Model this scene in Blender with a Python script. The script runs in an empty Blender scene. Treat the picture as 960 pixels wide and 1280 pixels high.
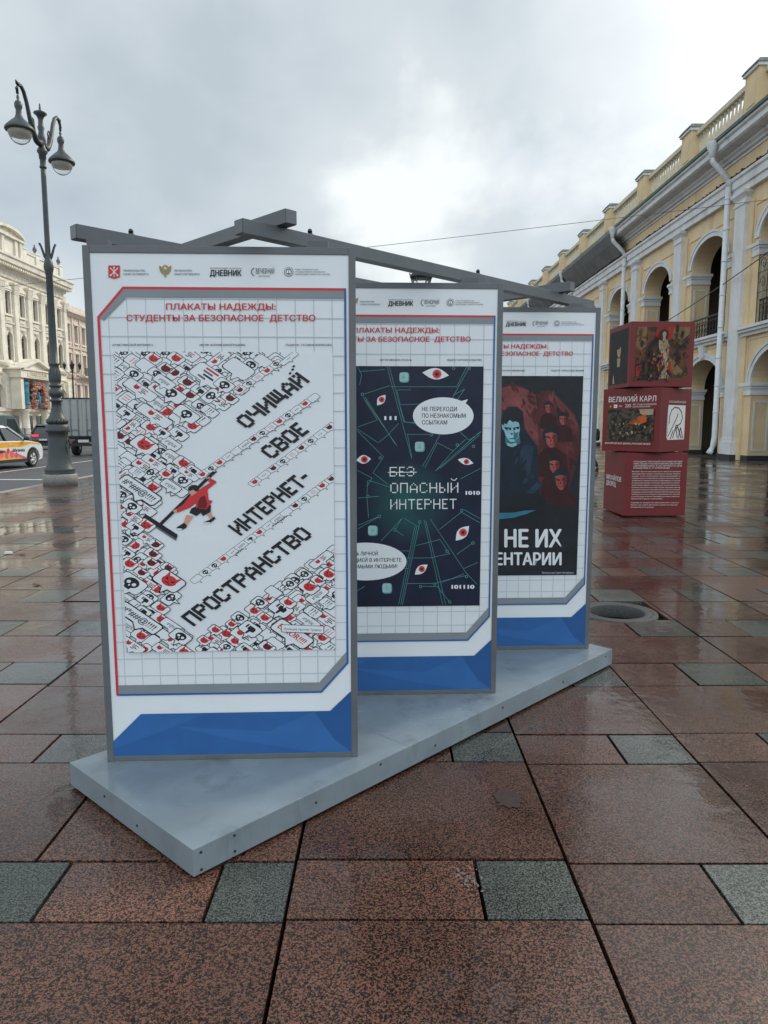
import bpy, bmesh, math, random
from mathutils import Vector, Matrix
random.seed(7)
R = math.radians
SC = bpy.context.scene
COL = SC.collection

# ------------------------------------------------------------------ camera
cd = bpy.data.cameras.new('camera')
cam = bpy.data.objects.new('camera', cd)
COL.objects.link(cam)
cam.location = (0, 0, 1.65)
cam.rotation_euler = (R(90 - 7.094), 0, 0)
cd.sensor_fit = 'HORIZONTAL'
cd.sensor_width = 36
cd.lens = 33.75
cd.shift_x = -0.001
cd.clip_end = 3000
SC.camera = cam

# ------------------------------------------------------------------ sky, sun, exposure
SUN_AZ, SUN_EL = 48.0, 36.0
w = bpy.data.worlds.new('World')
SC.world = w
w.use_nodes = True
nt = w.node_tree
nt.nodes.clear()
def N(t, **k):
    n = nt.nodes.new(t)
    for a, b in k.items():
        setattr(n, a, b)
    return n
def L(a, b):
    nt.links.new(a, b)
out = N('ShaderNodeOutputWorld')
bg = N('ShaderNodeBackground')
sky = N('ShaderNodeTexSky', sky_type='NISHITA', sun_disc=False)
sky.sun_elevation = R(SUN_EL)
sky.sun_rotation = R(SUN_AZ)
bg.inputs['Strength'].default_value = 0.10
tc = N('ShaderNodeTexCoord')
mp = N('ShaderNodeMapping')
mp.inputs['Scale'].default_value = (1.0, 1.0, 1.35)
mp.inputs['Location'].default_value = (0.05, 0.89, -4.65)
L(tc.outputs['Generated'], mp.inputs['Vector'])
n1 = N('ShaderNodeTexNoise')
n1.inputs['Scale'].default_value = 2.7
n1.inputs['Detail'].default_value = 6
n1.inputs['Roughness'].default_value = 0.5
n1.inputs['Distortion'].default_value = 0.12
L(mp.outputs['Vector'], n1.inputs['Vector'])
cr = N('ShaderNodeValToRGB')
e = cr.color_ramp.elements
e[0].position = 0.36; e[0].color = (5.3, 6.05, 6.65, 1)
e[1].position = 0.665; e[1].color = (9.6, 10.1, 10.3, 1)
m2_ = cr.color_ramp.elements.new(0.58); m2_.color = (7.0, 7.7, 8.15, 1)
m_ = cr.color_ramp.elements.new(0.49); m_.color = (6.3, 7.05, 7.6, 1)
L(n1.outputs['Fac'], cr.inputs['Fac'])
# thin places in the overcast where the blue sky shows through
n2 = N('ShaderNodeTexNoise')
n2.inputs['Scale'].default_value = 2.6
n2.inputs['Detail'].default_value = 5
mp2 = N('ShaderNodeMapping')
mp2.inputs['Location'].default_value = (3.1, 1.7, 0.4)
mp2.inputs['Scale'].default_value = (1, 1, 1.8)
L(tc.outputs['Generated'], mp2.inputs['Vector'])
L(mp2.outputs['Vector'], n2.inputs['Vector'])
cr2 = N('ShaderNodeValToRGB')
cr2.color_ramp.elements[0].position = 0.52
cr2.color_ramp.elements[1].position = 0.75
cr2.color_ramp.elements[1].color = (0.4, 0.4, 0.4, 1)
L(n2.outputs['Fac'], cr2.inputs['Fac'])
mx = N('ShaderNodeMix', data_type='RGBA')
L(cr2.outputs['Color'], mx.inputs['Factor'])
L(cr.outputs['Color'], mx.inputs['A'])
L(sky.outputs['Color'], mx.inputs['B'])
# brighter cloud towards the hidden sun
sd = (math.sin(R(SUN_AZ)) * math.cos(R(SUN_EL)), math.cos(R(SUN_AZ)) * math.cos(R(SUN_EL)), math.sin(R(SUN_EL)))
dt = N('ShaderNodeVectorMath', operation='DOT_PRODUCT')
L(tc.outputs['Generated'], dt.inputs[0])
dt.inputs[1].default_value = sd
mr = N('ShaderNodeMapRange')
mr.inputs['From Min'].default_value = 0.80
mr.inputs['From Max'].default_value = 1.0
mr.inputs['To Min'].default_value = 0.0
mr.inputs['To Max'].default_value = 1.0
L(dt.outputs['Value'], mr.inputs['Value'])
pw = N('ShaderNodeMath', operation='POWER')
pw.inputs[1].default_value = 1.5
L(mr.outputs['Result'], pw.inputs[0])
gl = N('ShaderNodeMix', data_type='RGBA')
gl.inputs['A'].default_value = (0, 0, 0, 1)
gl.inputs['B'].default_value = (11, 10.6, 10, 1)
L(pw.outputs['Value'], gl.inputs['Factor'])
ad = N('ShaderNodeMix', data_type='RGBA', blend_type='ADD')
ad.inputs['Factor'].default_value = 1.0
L(mx.outputs['Result'], ad.inputs['A'])
L(gl.outputs['Result'], ad.inputs['B'])
# extra sky brightness added overhead and behind the viewer to fill the scene
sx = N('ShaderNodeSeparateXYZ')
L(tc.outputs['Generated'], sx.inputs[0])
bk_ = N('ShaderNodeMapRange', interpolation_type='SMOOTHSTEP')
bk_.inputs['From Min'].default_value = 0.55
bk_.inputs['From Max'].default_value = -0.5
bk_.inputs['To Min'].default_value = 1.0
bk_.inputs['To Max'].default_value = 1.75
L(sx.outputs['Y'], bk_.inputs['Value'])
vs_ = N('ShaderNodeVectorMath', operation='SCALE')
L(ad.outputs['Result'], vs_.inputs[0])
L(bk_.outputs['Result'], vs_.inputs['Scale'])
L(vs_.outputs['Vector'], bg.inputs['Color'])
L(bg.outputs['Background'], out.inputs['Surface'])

sl = bpy.data.lights.new('sun', 'SUN')
sl.energy = 2.0
sl.angle = R(14)
sl.color = (1.0, 0.93, 0.82)
so = bpy.data.objects.new('sun', sl)
COL.objects.link(so)
so.rotation_euler = Vector(sd).to_track_quat('Z', 'Y').to_euler()

SC.view_settings.view_transform = 'Standard'
SC.view_settings.look = 'None'
SC.view_settings.gamma = 1.0
SC.view_settings.exposure = 0.0

# ------------------------------------------------------------------ materials
def mat(name, col, rough=0.6, metal=0.0, var=0.12, scale=6.0, bump=0.0, bscale=40.0, spec=0.5, dirt=None, coat=0.0, rvar=0.0):
    m = bpy.data.materials.new(name)
    m.use_nodes = True
    t = m.node_tree
    b = t.nodes['Principled BSDF']
    b.inputs['Roughness'].default_value = rough
    b.inputs['Metallic'].default_value = metal
    b.inputs['Specular IOR Level'].default_value = spec
    b.inputs['Coat Weight'].default_value = coat
    c = t.nodes.new('ShaderNodeTexCoord')
    no = t.nodes.new('ShaderNodeTexNoise')
    no.inputs['Scale'].default_value = scale
    no.inputs['Detail'].default_value = 6
    no.inputs['Roughness'].default_value = 0.6
    t.links.new(c.outputs['Object'], no.inputs['Vector'])
    r = t.nodes.new('ShaderNodeValToRGB')
    lo = [max(0, x * (1 - var)) for x in col]
    hi = [min(1, x * (1 + var)) for x in col]
    r.color_ramp.elements[0].position = 0.3
    r.color_ramp.elements[1].position = 0.7
    r.color_ramp.elements[0].color = (*lo, 1)
    r.color_ramp.elements[1].color = (*hi, 1)
    t.links.new(no.outputs['Fac'], r.inputs['Fac'])
    src = r.outputs['Color']
    if dirt:
        dcol, dscale, dpos = dirt
        n2 = t.nodes.new('ShaderNodeTexNoise')
        n2.inputs['Scale'].default_value = dscale
        n2.inputs['Detail'].default_value = 8
        n2.inputs['Roughness'].default_value = 0.7
        mm = t.nodes.new('ShaderNodeMapping')
        mm.inputs['Scale'].default_value = (1, 1, 0.25)
        t.links.new(c.outputs['Object'], mm.inputs['Vector'])
        t.links.new(mm.outputs['Vector'], n2.inputs['Vector'])
        rr = t.nodes.new('ShaderNodeValToRGB')
        rr.color_ramp.elements[0].position = dpos
        rr.color_ramp.elements[1].position = min(1, dpos + 0.22)
        t.links.new(n2.outputs['Fac'], rr.inputs['Fac'])
        mxx = t.nodes.new('ShaderNodeMix')
        mxx.data_type = 'RGBA'
        t.links.new(rr.outputs['Color'], mxx.inputs['Factor'])
        t.links.new(src, mxx.inputs['A'])
        mxx.inputs['B'].default_value = (*dcol, 1)
        src = mxx.outputs['Result']
    t.links.new(src, b.inputs['Base Color'])
    if rvar:
        mr = t.nodes.new('ShaderNodeMapRange')
        mr.inputs['From Min'].default_value = 0.3
        mr.inputs['From Max'].default_value = 0.7
        mr.inputs['To Min'].default_value = max(0.02, rough - rvar)
        mr.inputs['To Max'].default_value = rough + rvar
        t.links.new(no.outputs['Fac'], mr.inputs['Value'])
        t.links.new(mr.outputs['Result'], b.inputs['Roughness'])
    if bump:
        nb = t.nodes.new('ShaderNodeTexNoise')
        nb.inputs['Scale'].default_value = bscale
        nb.inputs['Detail'].default_value = 5
        t.links.new(c.outputs['Object'], nb.inputs['Vector'])
        bp = t.nodes.new('ShaderNodeBump')
        bp.inputs['Strength'].default_value = bump
        bp.inputs['Distance'].default_value = 0.02
        t.links.new(nb.outputs['Fac'], bp.inputs['Height'])
        t.links.new(bp.outputs['Normal'], b.inputs['Normal'])
    return m

def granite(name, light, mid, dark, sc_):
    m = bpy.data.materials.new(name)
    m.use_nodes = True
    t = m.node_tree
    b = t.nodes['Principled BSDF']
    c = t.nodes.new('ShaderNodeTexCoord')
    at = t.nodes.new('ShaderNodeAttribute')
    at.attribute_name = 'tone'
    at.attribute_type = 'GEOMETRY'
    n = t.nodes.new('ShaderNodeTexNoise')
    n.inputs['Scale'].default_value = sc_
    n.inputs['Detail'].default_value = 6
    n.inputs['Roughness'].default_value = 0.6
    n.inputs['Distortion'].default_value = 0.1
    # shift the speckle of every slab so neighbours never continue one another
    vm = t.nodes.new('ShaderNodeVectorMath'); vm.operation = 'ADD'
    sc2 = t.nodes.new('ShaderNodeVectorMath'); sc2.operation = 'SCALE'
    sc2.inputs['Scale'].default_value = 37.0
    t.links.new(at.outputs['Vector'], sc2.inputs[0])
    t.links.new(c.outputs['Object'], vm.inputs[0])
    t.links.new(sc2.outputs['Vector'], vm.inputs[1])
    t.links.new(vm.outputs['Vector'], n.inputs['Vector'])
    r = t.nodes.new('ShaderNodeValToRGB')
    r.color_ramp.elements[0].position = 0.455; r.color_ramp.elements[0].color = (*dark, 1)
    r.color_ramp.elements[1].position = 0.565; r.color_ramp.elements[1].color = (*light, 1)
    k = r.color_ramp.elements.new(0.50); k.color = (*mid, 1)
    # two sizes of mineral grain
    vo = t.nodes.new('ShaderNodeTexVoronoi')
    vo.inputs['Scale'].default_value = sc_ * 2.3
    t.links.new(vm.outputs['Vector'], vo.inputs['Vector'])
    sep = t.nodes.new('ShaderNodeSeparateColor')
    t.links.new(vo.outputs['Color'], sep.inputs[0])
    ma = t.nodes.new('ShaderNodeMath'); ma.operation = 'MULTIPLY_ADD'
    ma.inputs[1].default_value = 0.27
    t.links.new(sep.outputs[0], ma.inputs[0])
    mb_ = t.nodes.new('ShaderNodeMath'); mb_.operation = 'SUBTRACT'
    mb_.inputs[1].default_value = 0.135
    t.links.new(n.outputs['Fac'], ma.inputs[2])
    t.links.new(ma.outputs['Value'], mb_.inputs[0])
    t.links.new(mb_.outputs['Value'], r.inputs['Fac'])
    # large damp patches: darker and shinier
    nw = t.nodes.new('ShaderNodeTexNoise')
    nw.inputs['Scale'].default_value = 0.75
    nw.inputs['Detail'].default_value = 5
    nw.inputs['Roughness'].default_value = 0.6
    t.links.new(c.outputs['Object'], nw.inputs['Vector'])
    wet = t.nodes.new('ShaderNodeMapRange')
    wet.inputs['From Min'].default_value = 0.40
    wet.inputs['From Max'].default_value = 0.60
    t.links.new(nw.outputs['Fac'], wet.inputs['Value'])
    mul = t.nodes.new('ShaderNodeMix'); mul.data_type = 'RGBA'; mul.blend_type = 'MULTIPLY'
    mul.inputs['Factor'].default_value = 1.0
    tn = t.nodes.new('ShaderNodeMapRange')
    tn.inputs['To Min'].default_value = 0.6
    tn.inputs['To Max'].default_value = 1.3
    t.links.new(at.outputs['Fac'], tn.inputs['Value'])
    t.links.new(r.outputs['Color'], mul.inputs['A'])
    t.links.new(tn.outputs['Result'], mul.inputs['B'])
    dk = t.nodes.new('ShaderNodeMix'); dk.data_type = 'RGBA'; dk.blend_type = 'MULTIPLY'
    dk.inputs['B'].default_value = (0.62, 0.6, 0.6, 1)
    t.links.new(wet.outputs['Result'], dk.inputs['Factor'])
    t.links.new(mul.outputs['Result'], dk.inputs['A'])
    t.links.new(dk.outputs['Result'], b.inputs['Base Color'])
    ro = t.nodes.new('ShaderNodeMapRange')
    ro.inputs['To Min'].default_value = 0.33
    ro.inputs['To Max'].default_value = 0.16
    t.links.new(wet.outputs['Result'], ro.inputs['Value'])
    # per slab gloss
    ra = t.nodes.new('ShaderNodeMath'); ra.operation = 'MULTIPLY_ADD'
    ra.inputs[1].default_value = 0.12
    t.links.new(at.outputs['Fac'], ra.inputs[0])
    t.links.new(ro.outputs['Result'], ra.inputs[2])
    t.links.new(ra.outputs['Value'], b.inputs['Roughness'])
    b.inputs['Specular IOR Level'].default_value = 0.22
    # thin film of rain water
    cw = t.nodes.new('ShaderNodeMapRange')
    cw.inputs['To Min'].default_value = 0.30
    cw.inputs['To Max'].default_value = 1.0
    t.links.new(wet.outputs['Result'], cw.inputs['Value'])
    t.links.new(cw.outputs['Result'], b.inputs['Coat Weight'])
    cr_ = t.nodes.new('ShaderNodeMapRange')
    cr_.inputs['To Min'].default_value = 0.17
    cr_.inputs['To Max'].default_value = 0.045
    t.links.new(wet.outputs['Result'], cr_.inputs['Value'])
    t.links.new(cr_.outputs['Result'], b.inputs['Coat Roughness'])
    b.inputs['Coat IOR'].default_value = 1.33
    # fine stone grain plus slow hand-cut waviness
    g1 = t.nodes.new('ShaderNodeTexNoise'); g1.inputs['Scale'].default_value = 70; g1.inputs['Detail'].default_value = 3
    g2 = t.nodes.new('ShaderNodeTexNoise'); g2.inputs['Scale'].default_value = 9; g2.inputs['Detail'].default_value = 3
    t.links.new(vm.outputs['Vector'], g1.inputs['Vector'])
    t.links.new(vm.outputs['Vector'], g2.inputs['Vector'])
    hm_ = t.nodes.new('ShaderNodeMath'); hm_.operation = 'MULTIPLY_ADD'
    hm_.inputs[1].default_value = 3.0
    t.links.new(g2.outputs['Fac'], hm_.inputs[0])
    t.links.new(g1.outputs['Fac'], hm_.inputs[2])
    bp = t.nodes.new('ShaderNodeBump')
    bp.inputs['Strength'].default_value = 0.5
    bp.inputs['Distance'].default_value = 0.0022
    t.links.new(hm_.outputs['Value'], bp.inputs['Height'])
    t.links.new(bp.outputs['Normal'], b.inputs['Normal'])
    bp2 = t.nodes.new('ShaderNodeBump')
    bs_ = t.nodes.new('ShaderNodeMapRange')
    bs_.inputs['To Min'].default_value = 0.6
    bs_.inputs['To Max'].default_value = 0.16
    t.links.new(wet.outputs['Result'], bs_.inputs['Value'])
    t.links.new(bs_.outputs['Result'], bp2.inputs['Strength'])
    bp2.inputs['Distance'].default_value = 0.006
    t.links.new(g2.outputs['Fac'], bp2.inputs['Height'])
    t.links.new(bp2.outputs['Normal'], b.inputs['Coat Normal'])
    return m

def emis(name, col, s):
    m = mat(name, col, 0.3)
    b = m.node_tree.nodes['Principled BSDF']
    b.inputs['Emission Color'].default_value = (*col, 1)
    b.inputs['Emission Strength'].default_value = s
    return m
def glassy(name, col, rough=0.05):
    m = mat(name, col, rough, 0.0, 0.2, 1.5, spec=0.8)
    return m
def clear(name):
    m = bpy.data.materials.new(name)
    m.use_nodes = True
    b = m.node_tree.nodes['Principled BSDF']
    b.inputs['Base Color'].default_value = (0.92, 0.94, 0.93, 1)
    b.inputs['Transmission Weight'].default_value = 0.9
    b.inputs['Roughness'].default_value = 0.12
    b.inputs['IOR'].default_value = 1.2
    return m

M = {}
M['gr_red'] = granite('red granite', (0.195, 0.092, 0.060), (0.070, 0.034, 0.025), (0.009, 0.007, 0.0065), 118)
M['gr_grey'] = granite('grey granite', (0.150, 0.166, 0.145), (0.064, 0.074, 0.066), (0.015, 0.018, 0.017), 130)
M['joint'] = mat('dark joint', (0.018, 0.016, 0.014), 0.7, bump=0.4)
M['asphalt'] = mat('asphalt', (0.062, 0.064, 0.07), 0.55, var=0.25, scale=1.2, bump=0.5, bscale=60, rvar=0.15)
M['roadpaint'] = mat('road paint', (0.52, 0.52, 0.5), 0.6, var=0.25, scale=9)
M['kerb'] = mat('kerb granite', (0.30, 0.27, 0.24), 0.45, var=0.25, scale=30, bump=0.3)
M['steel'] = mat('grey painted steel', (0.12, 0.135, 0.145), 0.42, var=0.12, scale=5, bump=0.08, bscale=25, rvar=0.08)
M['steel_d'] = mat('dark grey painted steel', (0.10, 0.115, 0.125), 0.42, var=0.12, scale=5, bump=0.08, bscale=25)
M['plat'] = mat('pale grey sheet metal', (0.20, 0.245, 0.275), 0.22, var=0.14, scale=3.5, bump=0.06, bscale=5, rvar=0.1, dirt=((0.115, 0.13, 0.14), 3.2, 0.55))
M['screw'] = mat('dark screw', (0.03, 0.032, 0.035), 0.4, metal=0.6)
PB = dict(bump=0.22, bscale=3.6, spec=0.32)
M['p_white'] = mat('printed white', (0.765, 0.81, 0.84), 0.38, var=0.03, scale=2.5, **PB)
M['p_paper'] = mat('printed paper white', (0.745, 0.795, 0.825), 0.38, var=0.03, scale=2.5, **PB)
M['p_red'] = mat('printed red', (0.56, 0.045, 0.052), 0.38, var=0.06, **PB)
M['p_blue'] = mat('printed blue', (0.038, 0.14, 0.38), 0.36, var=0.06, **PB)
M['p_blue2'] = mat('printed mid blue', (0.031, 0.12, 0.335), 0.36, var=0.06, **PB)
M['p_blue3'] = mat('printed deep blue', (0.026, 0.10, 0.285), 0.36, var=0.06, **PB)
M['p_grey'] = mat('printed grey', (0.235, 0.265, 0.29), 0.38, var=0.05, **PB)
M['p_lgrey'] = mat('printed pale grey', (0.52, 0.58, 0.62), 0.38, var=0.05, **PB)
M['p_mgrey'] = mat('printed middle grey', (0.12, 0.135, 0.15), 0.38, var=0.05, **PB)
M['p_ink'] = mat('printed ink black', (0.016, 0.018, 0.024), 0.36, var=0.1, **PB)
M['p_dred'] = mat('printed dark red', (0.16, 0.015, 0.02), 0.38, var=0.1, **PB)
M['p_dred2'] = mat('printed maroon', (0.034, 0.008, 0.009), 0.38, var=0.3, scale=9, **PB)
M['p_skin'] = mat('printed skin tone', (0.60, 0.33, 0.23), 0.38, var=0.05, **PB)
M['p_gold'] = mat('printed gold', (0.38, 0.25, 0.05), 0.38, **PB)
M['p_pink'] = mat('printed pink', (0.62, 0.16, 0.17), 0.38, var=0.08, **PB)
M['p_teal'] = mat('printed teal', (0.10, 0.34, 0.34), 0.36, **PB)
M['p_cyan'] = mat('printed pale teal', (0.33, 0.55, 0.55), 0.36, **PB)

def radial_print(name, centre, rad, incol, outcol, speck=0.0):
    """a printed picture whose ink fades from one colour to another round a centre (sheet coordinates)"""
    m = mat(name, incol, 0.34, **PB)
    t = m.node_tree
    b = t.nodes['Principled BSDF']
    c = t.nodes.new('ShaderNodeTexCoord')
    d = t.nodes.new('ShaderNodeVectorMath'); d.operation = 'DISTANCE'
    d.inputs[1].default_value = centre
    t.links.new(c.outputs['Object'], d.inputs[0])
    mr = t.nodes.new('ShaderNodeMapRange')
    mr.inputs['From Min'].default_value = 0
    mr.inputs['From Max'].default_value = rad
    t.links.new(d.outputs['Value'], mr.inputs['Value'])
    x = t.nodes.new('ShaderNodeMix'); x.data_type = 'RGBA'
    x.inputs['A'].default_value = (*incol, 1)
    x.inputs['B'].default_value = (*outcol, 1)
    t.links.new(mr.outputs['Result'], x.inputs['Factor'])
    src = x.outputs['Result']
    if speck:
        n = t.nodes.new('ShaderNodeTexNoise'); n.inputs['Scale'].default_value = 9; n.inputs['Detail'].default_value = 6
        t.links.new(c.outputs['Object'], n.inputs['Vector'])
        mr2 = t.nodes.new('ShaderNodeMapRange')
        mr2.inputs['From Min'].default_value = 0.3; mr2.inputs['From Max'].default_value = 0.7
        mr2.inputs['To Min'].default_value = 1 - speck; mr2.inputs['To Max'].default_value = 1 + speck
        t.links.new(n.outputs['Fac'], mr2.inputs['Value'])
        y = t.nodes.new('ShaderNodeMix'); y.data_type = 'RGBA'; y.blend_type = 'MULTIPLY'
        y.inputs['Factor'].default_value = 1
        t.links.new(src, y.inputs['A'])
        t.links.new(mr2.outputs['Result'], y.inputs['B'])
        src = y.outputs['Result']
    t.links.new(src, b.inputs['Base Color'])
    return m
M['p_circuit'] = radial_print('printed circuit picture', (0.62, -0.03, 1.10), 0.24, (0.016, 0.10, 0.10), (0.008, 0.014, 0.036), 0.25)
M['p_night'] = mat('printed night picture', (0.012, 0.016, 0.022), 0.34, var=0.4, scale=5, **PB)
M['p_crowd'] = radial_print('printed red crowd glow', (0.80, -0.03, 1.45), 0.55, (0.095, 0.022, 0.022), (0.05, 0.011, 0.012), 0.45)
M['p_crowd2'] = radial_print('printed red smoke', (0.62, -0.03, 1.6), 0.5, (0.20, 0.055, 0.055), (0.09, 0.02, 0.022), 0.4)
M['p_face_c'] = mat('printed cyan face', (0.26, 0.52, 0.57), 0.36, var=0.25, scale=14, **PB)
M['p_face_s'] = mat('printed face shade', (0.05, 0.16, 0.21), 0.36, var=0.15, scale=14, **PB)
M['p_hood'] = mat('printed navy hood', (0.008, 0.018, 0.032), 0.36, var=0.35, scale=9, **PB)
M['p_hood2'] = mat('printed lighter navy', (0.018, 0.042, 0.075), 0.36, var=0.35, scale=9, **PB)
M['p_face_r'] = mat('printed red face', (0.30, 0.08, 0.07), 0.36, var=0.25, scale=14, **PB)
M['p_table'] = mat('printed blue glow edge', (0.04, 0.19, 0.29), 0.36, var=0.2, scale=8, **PB)

M['cubered'] = mat('burgundy board', (0.15, 0.011, 0.012), 0.55, var=0.10, scale=2, bump=0.05, bscale=6)
M['c_white'] = mat('printed warm white', (0.72, 0.68, 0.64), 0.45, var=0.05)
M['c_dark'] = mat('dark painting ground', (0.012, 0.010, 0.011), 0.7, var=0.5, scale=5)
def blotch(name, cols, scale, dist):
    m = bpy.data.materials.new(name)
    m.use_nodes = True
    t = m.node_tree
    b = t.nodes['Principled BSDF']
    b.inputs['Roughness'].default_value = 0.65
    b.inputs['Specular IOR Level'].default_value = 0.25
    c = t.nodes.new('ShaderNodeTexCoord')
    n = t.nodes.new('ShaderNodeTexNoise')
    n.inputs['Scale'].default_value = scale
    n.inputs['Detail'].default_value = 5
    n.inputs['Distortion'].default_value = dist
    t.links.new(c.outputs['Object'], n.inputs['Vector'])
    r = t.nodes.new('ShaderNodeValToRGB')
    r.color_ramp.elements[0].position = 0.3
    r.color_ramp.elements[1].position = 0.72
    r.color_ramp.elements[0].color = (*cols[0], 1)
    r.color_ramp.elements[1].color = (*cols[-1], 1)
    for i, cc in enumerate(cols[1:-1]):
        k = r.color_ramp.elements.new(0.3 + 0.42 * (i + 1) / (len(cols) - 1))
        k.color = (*cc, 1)
    t.links.new(n.outputs['Fac'], r.inputs['Fac'])
    t.links.new(r.outputs['Color'], b.inputs['Base Color'])
    return m
M['paint_a'] = blotch('warm brown painting', [(0.02, 0.014, 0.016), (0.06, 0.035, 0.022), (0.15, 0.06, 0.03), (0.05, 0.02, 0.02)], 3.2, 1.2)
M['paint_b'] = blotch('dark landscape painting', [(0.012, 0.012, 0.014), (0.03, 0.028, 0.024), (0.10, 0.085, 0.06), (0.015, 0.014, 0.016)], 6, 1.5)
M['paint_red'] = blotch('red drapery paint', [(0.2, 0.02, 0.015), (0.36, 0.035, 0.02), (0.16, 0.02, 0.02)], 5, 1)
M['paint_pale'] = blotch('pale cloth paint', [(0.28, 0.19, 0.11), (0.42, 0.33, 0.22), (0.10, 0.06, 0.04)], 9, 1.5)
M['paint_fire'] = blotch('orange sky paint', [(0.45, 0.07, 0.015), (0.52, 0.12, 0.03), (0.2, 0.03, 0.012)], 6, 1)
M['paint_ochre'] = blotch('ochre column paint', [(0.10, 0.06, 0.03), (0.22, 0.14, 0.06), (0.13, 0.05, 0.03)], 4, 1.5)

M['yellow'] = mat('yellow stucco', (0.715, 0.56, 0.345), 0.8, var=0.10, scale=0.9, bump=0.15, bscale=20, dirt=((0.42, 0.31, 0.19), 0.8, 0.54))
M['gwhite'] = mat('old white stucco', (0.68, 0.69, 0.69), 0.75, var=0.10, scale=1.4, bump=0.15, bscale=20, dirt=((0.38, 0.38, 0.365), 1.3, 0.55))
M['skirt'] = mat('dark plinth stone', (0.035, 0.034, 0.036), 0.6, var=0.2)
M['iron'] = mat('black wrought iron', (0.014, 0.015, 0.016), 0.5)
M['green'] = mat('green sheet roof', (0.05, 0.10, 0.075), 0.5, var=0.3, scale=3)
M['capgreen'] = mat('weathered green cap', (0.13, 0.16, 0.13), 0.6, var=0.3, scale=3)
M['zinc'] = mat('white painted downpipe', (0.66, 0.69, 0.71), 0.45, var=0.08, scale=3, dirt=((0.33, 0.33, 0.32), 1.5, 0.62))
M['net'] = mat('grey protective net', (0.16, 0.165, 0.17), 0.85, var=0.25, scale=1.3, bump=0.4, bscale=3)
M['frieze_d'] = mat('dark strip under frieze', (0.06, 0.05, 0.045), 0.9, var=0.5, scale=8)
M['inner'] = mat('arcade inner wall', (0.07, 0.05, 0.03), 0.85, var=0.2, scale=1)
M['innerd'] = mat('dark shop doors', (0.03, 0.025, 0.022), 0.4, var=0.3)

M['cream'] = mat('cream limestone', (0.76, 0.715, 0.61), 0.8, var=0.14, scale=1.2, bump=0.35, bscale=5, dirt=((0.44, 0.39, 0.31), 0.9, 0.55))
M['creamrel'] = mat('carved cream limestone', (0.68, 0.63, 0.53), 0.85, var=0.35, scale=4.5, bump=1.0, bscale=5.0)
M['pinkish'] = mat('pale pink limestone', (0.68, 0.58, 0.49), 0.8, var=0.12, scale=1.2, bump=0.35, bscale=5, dirt=((0.42, 0.34, 0.28), 0.8, 0.60))
M['win'] = glassy('old window glass', (0.10, 0.115, 0.12), 0.08)
M['winframe'] = mat('wooden window frame', (0.25, 0.21, 0.15), 0.6)
M['roofgrey'] = mat('grey sheet roof', (0.12, 0.125, 0.13), 0.5, var=0.2)
M['shop'] = glassy('shop window glass', (0.05, 0.055, 0.06), 0.06)
M['teal'] = mat('turquoise festive cloth', (0.03, 0.22, 0.30), 0.6, var=0.5, scale=3)
M['fpink'] = mat('pink flowers', (0.55, 0.22, 0.22), 0.7, var=0.6, scale=12)
M['fpeach'] = mat('peach flowers', (0.60, 0.33, 0.17), 0.7, var=0.5, scale=12)
M['fred'] = mat('red garland', (0.28, 0.05, 0.06), 0.7, var=0.6, scale=10)
M['fwhite'] = mat('cream flowers', (0.6, 0.5, 0.42), 0.7, var=0.3, scale=10)

M['lamp'] = mat('grey cast iron', (0.042, 0.052, 0.054), 0.45, var=0.2, scale=5, bump=0.15, bscale=14)
M['lampd'] = mat('dark cast iron', (0.035, 0.042, 0.046), 0.45, var=0.2, scale=5)
M['lampstone'] = mat('granite lamp footing', (0.22, 0.215, 0.20), 0.6, var=0.25, scale=25, bump=0.3)
M['globe'] = clear('clear lamp bowl')
M['reflector'] = mat('pale lamp reflector', (0.6, 0.56, 0.48), 0.4)

M['carwhite'] = mat('white car paint', (0.72, 0.74, 0.75), 0.22, var=0.02, coat=0.6)
M['carorange'] = mat('orange livery', (0.82, 0.40, 0.03), 0.25, var=0.03)
M['carpink'] = mat('pink livery', (0.72, 0.13, 0.22), 0.25, var=0.2, scale=4)
M['carred'] = mat('red livery', (0.7, 0.06, 0.03), 0.25)
M['carglass'] = glassy('car glass', (0.02, 0.026, 0.028), 0.04)
M['tyre'] = mat('tyre rubber', (0.017, 0.017, 0.018), 0.8)
M['rim'] = mat('alloy rim', (0.55, 0.56, 0.57), 0.3, metal=0.5)
M['plastic'] = mat('black plastic', (0.02, 0.021, 0.022), 0.55)
M['carblack'] = mat('black car paint', (0.012, 0.013, 0.016), 0.2, coat=0.6)
M['vangrey'] = mat('grey green van paint', (0.10, 0.125, 0.13), 0.3, coat=0.4)
M['tail'] = mat('red tail lamp', (0.5, 0.01, 0.02), 0.2)
M['tail_on'] = emis('lit red tail lamp', (0.9, 0.03, 0.05), 1.2)
M['headl'] = glassy('headlamp glass', (0.5, 0.52, 0.54), 0.08)
M['plate'] = mat('number plate', (0.6, 0.6, 0.58), 0.4)
M['truckbox'] = mat('pale grey truck box', (0.33, 0.34, 0.335), 0.5, var=0.08, scale=2, dirt=((0.27, 0.27, 0.26), 1.2, 0.6))
M['truckgrey'] = mat('grey truck fittings', (0.2, 0.21, 0.21), 0.5)

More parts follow.
